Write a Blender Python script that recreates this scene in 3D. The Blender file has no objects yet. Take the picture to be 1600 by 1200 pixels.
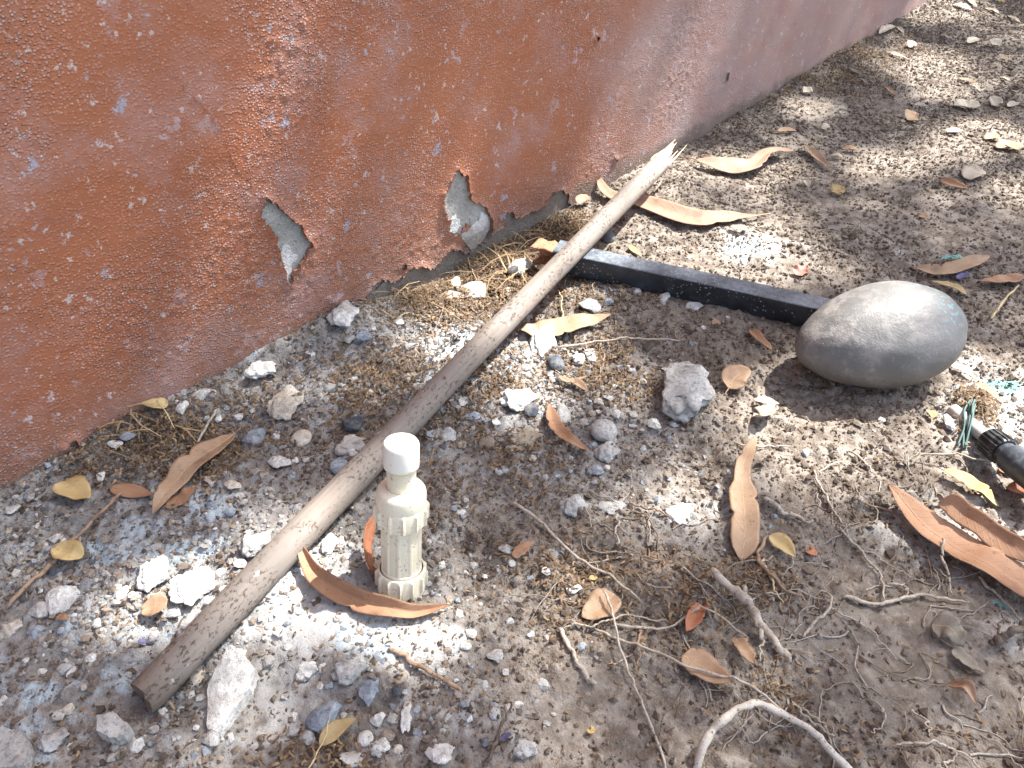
import bpy, bmesh, math, random
import numpy as np
from mathutils import Vector, Matrix

random.seed(7)
RNG = np.random.default_rng(11)
sc = bpy.context.scene
COL = sc.collection

# ------------------------------------------------------------------ camera
FPX, CX, CY = 1209.0, 800.0, 600.0          # focal length in photo pixels, picture centre
PITCH, CAMH = math.radians(40.0), 0.56
cam_d = bpy.data.cameras.new('camera')
cam = bpy.data.objects.new('camera', cam_d); COL.objects.link(cam)
cam.location = (0, 0, CAMH)
cam.rotation_euler = (math.pi / 2 - PITCH, 0, 0)
cam_d.sensor_fit = 'HORIZONTAL'; cam_d.sensor_width = 36.0
cam_d.lens = FPX * 36.0 / 1600.0
cam_d.clip_start = 0.02; cam_d.clip_end = 300.0
sc.camera = cam

# ------------------------------------------------------------------ sky, sun, exposure
SUN = np.array((0.47, 0.295, 0.83)); SUN = SUN / np.linalg.norm(SUN)     # towards the sun
SUN_EL = math.asin(SUN[2]); SUN_AZ = math.atan2(SUN[0], SUN[1])
world = bpy.data.worlds.new('World'); sc.world = world; world.use_nodes = True
wn, wl = world.node_tree.nodes, world.node_tree.links
bg = wn['Background']
sky = wn.new('ShaderNodeTexSky'); sky.sky_type = 'NISHITA'; sky.sun_disc = False
sky.sun_elevation = SUN_EL; sky.sun_rotation = SUN_AZ
sky.air_density = 1.0; sky.dust_density = 3.0; sky.ozone_density = 1.0
hs = wn.new('ShaderNodeHueSaturation'); hs.inputs['Saturation'].default_value = 0.75
wl.new(sky.outputs[0], hs.inputs['Color']); wl.new(hs.outputs[0], bg.inputs['Color'])
bg.inputs['Strength'].default_value = 0.138
sun_d = bpy.data.lights.new('sun', 'SUN'); sun_d.energy = 5.0; sun_d.angle = math.radians(0.55)
sun_d.color = (1.0, 0.975, 0.93)
sun = bpy.data.objects.new('sun', sun_d); COL.objects.link(sun)
sun.rotation_euler = Vector(SUN).to_track_quat('Z', 'Y').to_euler()
sc.view_settings.view_transform = 'Standard'; sc.view_settings.look = 'None'
sc.view_settings.gamma = 1.0; sc.view_settings.use_curve_mapping = False
sc.view_settings.exposure = 1.70
sc.render.engine = 'CYCLES'
sc.cycles.max_bounces = 5; sc.cycles.diffuse_bounces = 3; sc.cycles.glossy_bounces = 2
sc.cycles.transmission_bounces = 3; sc.cycles.caustics_reflective = False; sc.cycles.caustics_refractive = False

# ------------------------------------------------------------------ geometry of the place
SP, CP = math.sin(PITCH), math.cos(PITCH)
def ray(px, py):
    u, v = (px - CX) / FPX, (CY - py) / FPX
    return np.array((u, CP + v * SP, -SP + v * CP))
def P(px, py, z=0.0):
    """where the sight line of a photo pixel meets the level z"""
    d = ray(px, py); t = (z - CAMH) / d[2]
    return np.array((0, 0, CAMH)) + d * t
def pxs(px, py, z=0.0):
    """metres per photo pixel at that ground point"""
    return (z - CAMH) / ray(px, py)[2] / FPX
WA, WB = P(0, 778), P(1430, 25)
WT = (WB - WA) / np.linalg.norm(WB - WA)             # along the wall
WN = np.array((WT[1], -WT[0], 0.0))                   # out of the wall, to the yard
def PW(px, py):
    """(s, z) on the wall face"""
    d = ray(px, py); o = np.array((0, 0, CAMH))
    t = np.dot(WA - o, WN) / np.dot(d, WN); q = o + d * t
    return np.array((np.dot(q - WA, WT), q[2]))
def wall_pt(s, z, out=0.0):
    return WA + WT * s + WN * out + np.array((0, 0, z))
def wdist(x, y):
    return (x - WA[0]) * WN[0] + (y - WA[1]) * WN[1]

# ------------------------------------------------------------------ noise
_LAT = np.random.default_rng(5).random((8, 256, 256))
def vnoise(x, y, k=0):
    x = np.asarray(x, float); y = np.asarray(y, float)
    xi = np.floor(x).astype(int); yi = np.floor(y).astype(int)
    fx, fy = x - xi, y - yi
    fx = fx * fx * fx * (fx * (fx * 6 - 15) + 10); fy = fy * fy * fy * (fy * (fy * 6 - 15) + 10)
    L = _LAT[k % 8]; a, b = xi & 255, yi & 255; c, d = (xi + 1) & 255, (yi + 1) & 255
    return (L[a, b] * (1 - fx) + L[c, b] * fx) * (1 - fy) + (L[a, d] * (1 - fx) + L[c, d] * fx) * fy
def fbm(x, y, octv=4, k=0, gain=0.5):
    s = 0; a = 1.0; n = 0
    for i in range(octv):
        s = s + a * vnoise(x * 2 ** i + 17.3 * i, y * 2 ** i + 9.1 * i, k + i); n += a; a *= gain
    return s / n                                         # 0..1

class Blobs:
    """soft ellipses given by photo position and radii, turned into ground ellipses"""
    def __init__(self, items, mapper=None, grow=1.0):
        self.e = []
        for it in items:
            px, py, rx, ry = it[0], it[1], it[2] * grow, it[3] * grow; st = it[4] if len(it) > 4 else 1.0; z = it[5] if len(it) > 5 else 0.0
            if mapper: c, a, b = mapper(px, py), mapper(px + rx, py), mapper(px, py + ry)
            else:
                c, a, b = P(px, py, z), P(px + rx, py, z), P(px, py + ry, z)
            sh = SUN[:2] / SUN[2] * z
            M = np.column_stack(((a - c)[:2], (b - c)[:2]))
            self.e.append((c[:2] - (sh if not mapper else 0), np.linalg.inv(M), st))
    def __call__(self, x, y, soft=0.5):
        m = np.zeros(np.shape(x))
        for c, Mi, st in self.e:
            dx, dy = x - c[0], y - c[1]
            a = Mi[0, 0] * dx + Mi[0, 1] * dy; b = Mi[1, 0] * dx + Mi[1, 1] * dy
            r = np.sqrt(a * a + b * b)
            m = np.maximum(m, st * np.clip((1 + soft - r) / (2 * soft), 0, 1))
        return m

PALE = Blobs([(500, 960, 130, 75), (620, 1010, 110, 55), (400, 1090, 110, 90, .8), (520, 860, 60, 40), (300, 930, 110, 60),
              (190, 960, 90, 45, .7), (1120, 800, 70, 35, .6), (820, 620, 60, 40, .8), (1470, 820, 130, 70, .8), (1570, 640, 110, 80, 1.1), (1500, 560, 50, 30, .7),
              (1180, 385, 80, 30, .8), (850, 545, 50, 40, .7), (60, 830, 110, 80, .45), (640, 1150, 160, 70, .55), (200, 1100, 220, 120, .5),
              (1580, 1020, 60, 90, .5), (410, 620, 90, 60, .45), (1420, 380, 120, 30, .3), (640, 520, 110, 60, .5), (720, 830, 60, 70, .5), (420, 830, 60, 60, .5), (1330, 180, 60, 25, .35), (1380, 250, 70, 30, .3)])
BLUE = Blobs([(705, 535, 60, 36), (650, 600, 45, 26, .8), (335, 805, 50, 34, .9), (300, 862, 70, 28), (170, 868, 40, 18, .9), (240, 830, 90, 50, .55),
              (70, 1085, 60, 22, .9), (125, 1075, 40, 16, .9), (20, 1060, 40, 60, .6), (180, 1060, 40, 24, .8), (430, 690, 60, 30, .45), (150, 990, 160, 40, .4), (90, 1140, 140, 60, .5),
              (590, 1010, 50, 32, .8), (545, 1010, 30, 30, .8), (700, 590, 60, 30, .6), (930, 440, 60, 18, .7), (780, 560, 50, 40, .45), (1170, 385, 50, 16, .75), (890, 860, 70, 14, .35),
              (560, 700, 80, 40, .4), (1450, 560, 20, 12, .5), (540, 545, 60, 25, .4)])
TEAL = Blobs([(1565, 600, 45, 18, 1), (1590, 640, 30, 16, .8), (1540, 560, 30, 12, .6), (1555, 950, 40, 16, .6), (1490, 398, 25, 7, .8), (1450, 690, 14, 14, .4)])
SMOOTH = Blobs([(1400, 1010, 190, 110), (1330, 190, 160, 60, .8), (1240, 290, 120, 50, .6), (1330, 900, 90, 60, .6), (480, 950, 140, 75, 1), (410, 1110, 90, 100, .9), (640, 1010, 90, 40, .6), (940, 1120, 130, 80, .5), (1540, 1090, 90, 90, .6), (1440, 380, 160, 40, .5), (1300, 210, 130, 50, .9), (1200, 190, 60, 30, .8), (1420, 330, 200, 60, .7), (1390, 150, 60, 30, .7)])
RUBBLE = Blobs([(260, 860, 420, 330), (620, 560, 300, 110, .8), (820, 640, 220, 130, .85), (680, 1110, 160, 100, .45), (430, 620, 180, 110, .9), (1080, 800, 90, 50, .5)])
LITTER = Blobs([(255, 705, 110, 55), (180, 740, 70, 30, .7), (700, 455, 130, 45), (800, 395, 90, 50), (860, 350, 70, 30), (600, 600, 110, 60, .6), (760, 600, 60, 50, .6),
                (950, 560, 90, 60, .5), (1010, 940, 120, 70, .5), (870, 900, 110, 60, .5), (1180, 900, 60, 40, .4), (1240, 110, 120, 40, .5), (1330, 65, 90, 30, .5), (750, 700, 120, 90, .4), (1520, 640, 30, 40, .9), (1220, 1060, 40, 40, .5), (290, 1130, 30, 20, .8), (500, 1180, 80, 40, .6), (930, 460, 120, 40, .4), (450, 660, 160, 60, .35)])
DAMP = Blobs([(1400, 1020, 210, 130, .9), (1250, 880, 120, 80, .6), (960, 900, 140, 90, .5), (1000, 1060, 120, 90, .5), (1330, 160, 120, 60, .4), (1060, 520, 200, 60, .5), (200, 700, 200, 60, .5), (900, 560, 150, 60, .3)])
BUMP = Blobs([(480, 950, 150, 80, .010), (640, 1000, 90, 40, .006), (545, 1050, 70, 70, .012), (400, 850, 60, 50, .010), (1070, 640, 90, 50, .004), (690, 880, 30, 40, .008),
              (1520, 650, 35, 45, .012), (1040, 910, 150, 40, .005)])
DIP = Blobs([(735, 860, 45, 60, .012), (1350, 1020, 150, 60, .004), (610, 925, 70, 25, .005), (1560, 740, 60, 40, .008), (560, 1100, 50, 20, .008)])

def gh(x, y):
    """ground height"""
    x = np.asarray(x, float); y = np.asarray(y, float)
    sm = SMOOTH(x, y, .4); rb = RUBBLE(x, y, .5)
    h = (fbm(x * 4.2, y * 4.2, 3, 0) - .5) * .022
    h = h + (fbm(x * 22, y * 22, 3, 1) - .5) * .011 * (1 - .45 * sm)
    h0 = h
    c = fbm(x * 95, y * 95, 3, 3, .6)
    h = h + (np.abs(c - .5) * 2) ** .8 * .0050 * (1 - .60 * sm) * (.75 + .55 * rb)
    h = h + np.clip(vnoise(x * 60, y * 60, 6) - .62, 0, 1) * .016 * (1 - .75 * sm)
    h = h + np.clip(vnoise(x * 150, y * 150, 2) - .55, 0, 1) * .0060 * (1 - .55 * sm) * (.4 + 1.2 * fbm(x * 13, y * 13, 2, 7))
    h = h - np.clip(.035 - np.abs(fbm(x * 11, y * 11, 3, 5) - .5), 0, 1) * .11 * sm * (vnoise(x * 9, y * 9, 1) > .45)
    fine_ = np.clip(1.25 - y * .62, .32, 1)
    h = h0 + (h - h0) * fine_
    d = wdist(x, y)
    s = (x - WA[0]) * WT[0] + (y - WA[1]) * WT[1]            # heaped soil along the wall, hollowed out in the middle stretch
    mid = np.clip((s - .42) / .15, 0, 1) * np.clip((1.75 - s) / .4, 0, 1)
    h = h + np.exp(-np.clip(d, 0, 9) / .06) * (.016 * (1 - mid) * (.4 + fbm(x * 9, y * 9, 2, 4)) - .009 * mid + .02 * np.clip((s - 1.9) / .5, 0, 1))
    h = h + BUMP(x, y, .5) - DIP(x, y, .5)
    return h - .004
def gh1(x, y): return float(gh(np.array([x]), np.array([y]))[0])

# ------------------------------------------------------------------ mesh helpers
def mesh_np(name, V, F, smooth=True, attrs=None, uv=None):
    V = np.asarray(V, np.float32); F = np.asarray(F, np.int32); k = F.shape[1]
    me = bpy.data.meshes.new(name)
    me.vertices.add(len(V)); me.vertices.foreach_set('co', V.ravel())
    me.loops.add(F.size); me.loops.foreach_set('vertex_index', F.ravel())
    me.polygons.add(len(F)); me.polygons.foreach_set('loop_start', np.arange(0, F.size, k, dtype=np.int32))
    me.polygons.foreach_set('use_smooth', np.full(len(F), smooth))
    me.update(calc_edges=True)
    for an, arr in (attrs or {}).items():
        arr = np.asarray(arr, np.float32)
        if arr.ndim == 1:
            a = me.attributes.new(an, 'FLOAT', 'POINT'); a.data.foreach_set('value', arr)
        else:
            a = me.attributes.new(an, 'FLOAT_COLOR', 'POINT')
            a.data.foreach_set('color', np.column_stack((arr, np.ones(len(arr)))).astype(np.float32).ravel())
    if uv is not None:
        l = me.uv_layers.new(name='UVMap'); l.data.foreach_set('uv', np.asarray(uv, np.float32)[F.ravel()].ravel())
    me.validate()
    return me
def obj(name, me, mat=None, parent=None, label=None, cat=None, group=None, kind=None):
    o = bpy.data.objects.new(name, me); COL.objects.link(o)
    if mat is not None and me is not None:
        if len(me.materials) == 0: me.materials.append(mat)
    if parent is not None: o.parent = parent
    tag(o, label, cat, group, kind)
    return o
def tag(o, label=None, cat=None, group=None, kind=None):
    for k, v in (('label', label), ('category', cat), ('group', group), ('kind', kind)):
        if v: o[k] = v
    return o
def thing(name, loc, label, cat, group=None):
    o = bpy.data.objects.new(name, None); COL.objects.link(o); o.location = loc
    o.empty_display_size = .02
    return tag(o, label, cat, group)
def grid_faces(nu, nv, base=0, wrap=False):
    i = np.arange(nu - 1)[:, None] * nv; 
    if wrap:
        j = np.arange(nv)[None, :]; j2 = (j + 1) % nv
    else:
        j = np.arange(nv - 1)[None, :]; j2 = j + 1
    F = np.stack((i + j, i + j2, i + nv + j2, i + nv + j), -1).reshape(-1, 4)
    return F + base
def catmull(pts, n):
    pts = np.asarray(pts, float); m = len(pts)
    if m == 2:
        t = np.linspace(0, 1, n)[:, None]; return pts[0] * (1 - t) + pts[1] * t
    ext = np.vstack((2 * pts[0] - pts[1], pts, 2 * pts[-1] - pts[-2]))
    out = []
    for t in np.linspace(0, m - 1, n):
        i = min(int(t), m - 2); f = t - i
        p0, p1, p2, p3 = ext[i], ext[i + 1], ext[i + 2], ext[i + 3]
        out.append(.5 * (2 * p1 + (p2 - p0) * f + (2 * p0 - 5 * p1 + 4 * p2 - p3) * f * f + (3 * p1 - p0 - 3 * p2 + p3) * f ** 3))
    return np.array(out)
def tube_arrays(C, R, seg=8, cap=True):
    C = np.asarray(C, float); n = len(C); R = np.broadcast_to(np.asarray(R, float), (n,))
    T = np.gradient(C, axis=0); T /= np.linalg.norm(T, axis=1)[:, None] + 1e-12
    up = np.tile(np.array((0, 0, 1.0)), (n, 1)); bad = np.abs(T[:, 2]) > .93; up[bad] = (0, 1, 0)
    A = np.cross(T, up); A /= np.linalg.norm(A, axis=1)[:, None]; B = np.cross(A, T)
    th = np.arange(seg) / seg * 2 * math.pi
    V = C[:, None, :] + R[:, None, None] * (np.cos(th)[None, :, None] * A[:, None, :] + np.sin(th)[None, :, None] * B[:, None, :])
    V = V.reshape(-1, 3); F = grid_faces(n, seg, 0, True)
    if cap:
        V = np.vstack((V, C[0], C[-1])); a, b = n * seg, n * seg + 1
        e0 = [(a, (j + 1) % seg, j, j) for j in range(seg)]; e1 = [(b, (n - 1) * seg + j, (n - 1) * seg + (j + 1) % seg, (n - 1) * seg + (j + 1) % seg) for j in range(seg)]
        return V, F, [t[:3] for t in e0] + [t[:3] for t in e1]
    return V, F, []
def tube_mesh(name, C, R, seg=8, loc=None):
    V, F, tri = tube_arrays(C, R, seg)
    if loc is not None: V = V - np.asarray(loc)
    me = bpy.data.meshes.new(name)
    me.from_pydata(V.tolist(), [], [tuple(f) for f in F.tolist()] + [tuple(t) for t in tri])
    me.polygons.foreach_set('use_smooth', np.ones(len(me.polygons), bool)); me.update()
    return me
def lathe_mesh(name, prof, seg=96, ribs=None):
    """prof: (r, z, rib amplitude); ribs: function of the angle, 0..1"""
    V = []; th = np.arange(seg) / seg * 2 * math.pi
    rb = ribs(th) if ribs else np.zeros(seg)
    for r, z, a in prof:
        rr = r + a * rb
        V.append(np.column_stack((rr * np.cos(th), rr * np.sin(th), np.full(seg, z))))
    V = np.vstack(V); F = grid_faces(len(prof), seg, 0, True)
    me = mesh_np(name, V, F, True)
    return me
def sharp(o, ang=35):
    me = o.data
    bm = bmesh.new(); bm.from_mesh(me)
    for e in bm.edges:
        if len(e.link_faces) == 2 and e.calc_face_angle(0) > math.radians(ang): e.smooth = False
    bm.to_mesh(me); bm.free()

# ------------------------------------------------------------------ material helper
class NT:
    def __init__(self, name):
        self.m = bpy.data.materials.new(name); self.m.use_nodes = True
        self.n = self.m.node_tree.nodes; self.l = self.m.node_tree.links
        self.b = self.n['Principled BSDF']; self.b.inputs['Roughness'].default_value = .8
        self.tc = self.n.new('ShaderNodeTexCoord')
    def link(self, a, b): self.l.new(a, b)
    def put(self, sock, v):
        if isinstance(v, bpy.types.NodeSocket): self.l.new(v, sock)
        elif isinstance(v, (tuple, list)):
            sock.default_value = tuple(v) + (1,) if len(v) == 3 and len(sock.default_value) == 4 else v
        else: sock.default_value = v
    def coord(self, scale=(1, 1, 1), src='Object', loc=(0, 0, 0), rot=(0, 0, 0)):
        mp = self.n.new('ShaderNodeMapping'); self.l.new(self.tc.outputs[src], mp.inputs[0])
        mp.inputs['Scale'].default_value = scale; mp.inputs['Location'].default_value = loc; mp.inputs['Rotation'].default_value = rot
        return mp.outputs[0]
    def pcoord(self):
        return self.n.new('ShaderNodeNewGeometry').outputs['Position'], None
    def rcoord(self, scale=1.0):
        oi = self.n.new('ShaderNodeObjectInfo'); va = self.n.new('ShaderNodeVectorMath'); va.operation = 'ADD'
        sm = self.n.new('ShaderNodeMath'); sm.operation = 'MULTIPLY'; sm.inputs[1].default_value = 37.0
        self.l.new(oi.outputs['Random'], sm.inputs[0]); self.l.new(self.tc.outputs['Object'], va.inputs[0]); self.l.new(sm.outputs[0], va.inputs[1])
        return va.outputs[0], oi.outputs['Random']
    def noise(self, vec, scale, detail=4, rough=.55, dist=0.0, out=0):
        t = self.n.new('ShaderNodeTexNoise'); self.put(t.inputs['Vector'], vec)
        t.inputs['Scale'].default_value = scale; t.inputs['Detail'].default_value = detail
        t.inputs['Roughness'].default_value = rough; t.inputs['Distortion'].default_value = dist
        return t.outputs[out]
    def voro(self, vec, scale, feat='F1', out='Distance', rnd=1.0):
        t = self.n.new('ShaderNodeTexVoronoi'); self.put(t.inputs['Vector'], vec); t.feature = feat
        t.inputs['Scale'].default_value = scale; t.inputs['Randomness'].default_value = rnd
        return t.outputs[out]
    def math(self, op, a, b=0.0, c=0.0, clamp=False):
        t = self.n.new('ShaderNodeMath'); t.operation = op; t.use_clamp = clamp
        self.put(t.inputs[0], a); self.put(t.inputs[1], b); self.put(t.inputs[2], c); return t.outputs[0]
    def step(self, v, lo, hi, a=0.0, b=1.0):
        t = self.n.new('ShaderNodeMapRange'); t.interpolation_type = 'SMOOTHSTEP'
        self.put(t.inputs[0], v)
        for i, q in zip((1, 2, 3, 4), (lo, hi, a, b)): t.inputs[i].default_value = q
        return t.outputs[0]
    def mix(self, f, a, b, mode='MIX'):
        t = self.n.new('ShaderNodeMix'); t.data_type = 'RGBA'; t.blend_type = mode
        self.put(t.inputs[0], f); self.put(t.inputs[6], a); self.put(t.inputs[7], b); return t.outputs[2]
    def attr(self, name, out='Fac'):
        t = self.n.new('ShaderNodeAttribute'); t.attribute_name = name; return t.outputs[out]
    def sep(self, vec):
        t = self.n.new('ShaderNodeSeparateXYZ'); self.l.new(vec, t.inputs[0]); return t.outputs
    def bump(self, h, strength=.5, dist=.002, nrm=None):
        t = self.n.new('ShaderNodeBump'); t.inputs['Strength'].default_value = strength; t.inputs['Distance'].default_value = dist
        self.put(t.inputs['Height'], h)
        if nrm is not None: self.l.new(nrm, t.inputs['Normal'])
        return t.outputs[0]
    def done(self, col=None, rough=None, nrm=None, spec=None, metal=None):
        if col is not None: self.put(self.b.inputs['Base Color'], col)
        if rough is not None: self.put(self.b.inputs['Roughness'], rough)
        if nrm is not None: self.l.new(nrm, self.b.inputs['Normal'])
        if spec is not None: self.put(self.b.inputs['Specular IOR Level'], spec)
        if metal is not None: self.put(self.b.inputs['Metallic'], metal)
        return self.m

# ------------------------------------------------------------------ materials
def mat_ground():
    t = NT('soil'); v = t.coord()
    n1 = t.noise(v, 7, 5); n2 = t.noise(v, 45, 5, .65); n3 = t.noise(v, 240, 4, .6); n4 = t.noise(v, 18, 4, .6, .6)
    c = t.mix(t.step(n1, .35, .65), (.160, .128, .100), (.245, .203, .163))
    c = t.mix(t.step(n2, .42, .68), c, (.295, .258, .218))
    c = t.mix(t.step(n2, .52, .30), c, (.110, .086, .068))
    damp = t.math('MULTIPLY', t.attr('damp'), t.step(n1, .25, .6))
    c = t.mix(t.math('MULTIPLY', damp, .85), c, (.105, .088, .073))
    # pale cement crust; sunlit ground by the coupling is painted whiter too
    pm = t.math('ADD', t.attr('pale'), t.math('MULTIPLY', t.math('SUBTRACT', n4, .5), 1.6))
    pm2 = t.math('ADD', pm, t.math('MULTIPLY', t.math('SUBTRACT', n2, .5), 1.0))
    c = t.mix(t.math('MULTIPLY', t.step(pm2, .42, .80), .85), c, t.mix(n2, (.30, .285, .26), (.50, .48, .44)))
    # rubble ground is greyer
    c = t.mix(t.math('MULTIPLY', t.attr('rubble'), t.step(n2, .3, .7, .35, .9)), c, t.mix(t.step(n4, .35, .65), (.200, .205, .210), (.335, .345, .350)))
    lm = t.math('ADD', t.attr('litter'), t.math('MULTIPLY', t.math('SUBTRACT', n2, .5), 1.6))
    c = t.mix(t.math('MULTIPLY', t.step(lm, .45, .95), .8), c, (.085, .060, .042))
    # spilt paint
    bm = t.math('ADD', t.attr('blue'), t.math('ADD', t.math('MULTIPLY', t.math('SUBTRACT', n2, .5), 1.9), t.math('MULTIPLY', t.math('SUBTRACT', n4, .5), 1.2)))
    c = t.mix(t.math('MULTIPLY', t.step(bm, .40, .82), .85), c, t.mix(n3, (.27, .345, .40), (.48, .55, .59)))
    tm = t.math('ADD', t.attr('teal'), t.math('MULTIPLY', t.math('SUBTRACT', n2, .5), 1.9))
    c = t.mix(t.step(tm, .62, .85), c, (.20, .46, .42))
    sp = t.step(t.voro(v, 330), .22, .10)
    sp = t.math('MULTIPLY', sp, t.step(t.noise(v, 60, 2), .48, .60))
    sp = t.math('MULTIPLY', sp, t.math('SUBTRACT', 1.0, t.math('MULTIPLY', t.attr('packed'), .5)))
    c = t.mix(t.math('MULTIPLY', sp, .8), c, (.045, .032, .024))
    hgt = t.math('ADD', t.math('MULTIPLY', n3, .55), t.math('ADD', t.math('MULTIPLY', n2, .8), t.math('MULTIPLY', t.noise(v, 700, 2), .25)))
    c = t.mix(t.math('MULTIPLY', t.step(n3, .43, .33), .45), c, (.095, .075, .060))
    c = t.mix(t.math('MULTIPLY', t.step(t.noise(v, 110, 3, .6), .56, .66), .35), c, (.34, .30, .255))
    hgt = t.math('MULTIPLY', hgt, t.math('SUBTRACT', 1.0, t.math('MULTIPLY', t.attr('packed'), .6)))
    rough = t.math('SUBTRACT', .93, t.math('MULTIPLY', damp, .42))
    return t.done(c, rough, t.bump(hgt, 1.0, .0045), .35)
def mat_colattr(name, rough=.9, spec=.3, bump=400):
    t = NT(name); v = t.coord(); n = t.noise(v, bump, 3)
    c = t.mix(t.step(n, .3, .7, .0, .45), t.attr('Col', 'Color'), (.10, .075, .055))
    return t.done(c, rough, t.bump(n, .5, .0008), spec)
def mat_rock(name, ca, cb, cd, dirt=.5):
    t = NT(name); v, r = t.pcoord()
    n1 = t.noise(v, 60, 5, .65); n2 = t.noise(v, 230, 4, .65); n3 = t.noise(v, 900, 2)
    c = t.mix(t.step(n1, .35, .66), ca, cb)
    c = t.mix(t.math('MULTIPLY', t.step(n2, .52, .36), .6), c, cd)
    c = t.mix(t.math('MULTIPLY', t.step(t.noise(v, 28, 4, .6), .50, .66), dirt), c, (.20, .155, .115))
    c = t.mix(t.math('MULTIPLY', t.step(t.voro(v, 420), .20, .08), t.step(t.noise(v, 90, 2), .5, .6)), c, (.06, .05, .045))
    geo = t.n.new('ShaderNodeNewGeometry')
    hgt = t.math('ADD', t.math('MULTIPLY', n2, .8), t.math('ADD', n1, t.math('MULTIPLY', n3, .3)))
    return t.done(c, .92, t.bump(hgt, .9, .0022), .3)
def mat_leaf(name, ca, cb, spot):
    t = NT(name); v, r = t.rcoord(); uv = t.sep(t.tc.outputs['UV'])
    n1 = t.noise(v, 40, 4, .6); n2 = t.noise(v, 160, 3, .6)
    c = t.mix(t.step(n1, .3, .7), ca, cb)
    a = t.math('ABSOLUTE', t.math('SUBTRACT', uv[1], .5))
    w = t.math('FRACT', t.math('MULTIPLY', t.math('SUBTRACT', uv[0], t.math('MULTIPLY', a, .22)), 15.0))
    vein = t.step(t.math('ABSOLUTE', t.math('SUBTRACT', w, .5)), .10, .02)
    c = t.mix(t.math('MULTIPLY', vein, .07), c, (.55, .38, .22))
    c = t.mix(t.math('MULTIPLY', t.step(t.voro(v, 300), .22, .10), t.math('MULTIPLY', t.step(t.noise(v, 70, 2), .5, .6), .7)), c, (.10, .06, .04))
    c = t.mix(t.math('MULTIPLY', t.step(n2, .60, .72), .65), c, spot)
    c = t.mix(t.math('MULTIPLY', t.step(t.noise(v, 22, 3), .58, .70), .55), c, spot)
    c = t.mix(t.math('MULTIPLY', t.step(a, .44, .5), .4), c, spot)
    m = t.done(c, .62, t.bump(t.math('ADD', n2, t.math('MULTIPLY', vein, .5)), .45, .0009), .35)
    tr = t.n.new('ShaderNodeBsdfTranslucent'); t.put(tr.inputs[0], c)
    mx = t.n.new('ShaderNodeMixShader'); mx.inputs[0].default_value = .18
    out = t.n['Material Output']
    t.l.new(t.b.outputs[0], mx.inputs[1]); t.l.new(tr.outputs[0], mx.inputs[2]); t.l.new(mx.outputs[0], out.inputs[0])
    return m
def mat_twig(name, ca, cb):
    t = NT(name); v, r = t.rcoord(); n = t.noise(v, 120, 4); n2 = t.noise(v, 420, 3)
    c = t.mix(t.step(n, .35, .65), ca, cb); c = t.mix(t.step(n2, .58, .7), c, (.10, .075, .055))
    return t.done(c, .85, t.bump(n2, .6, .0008), .25)
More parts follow.
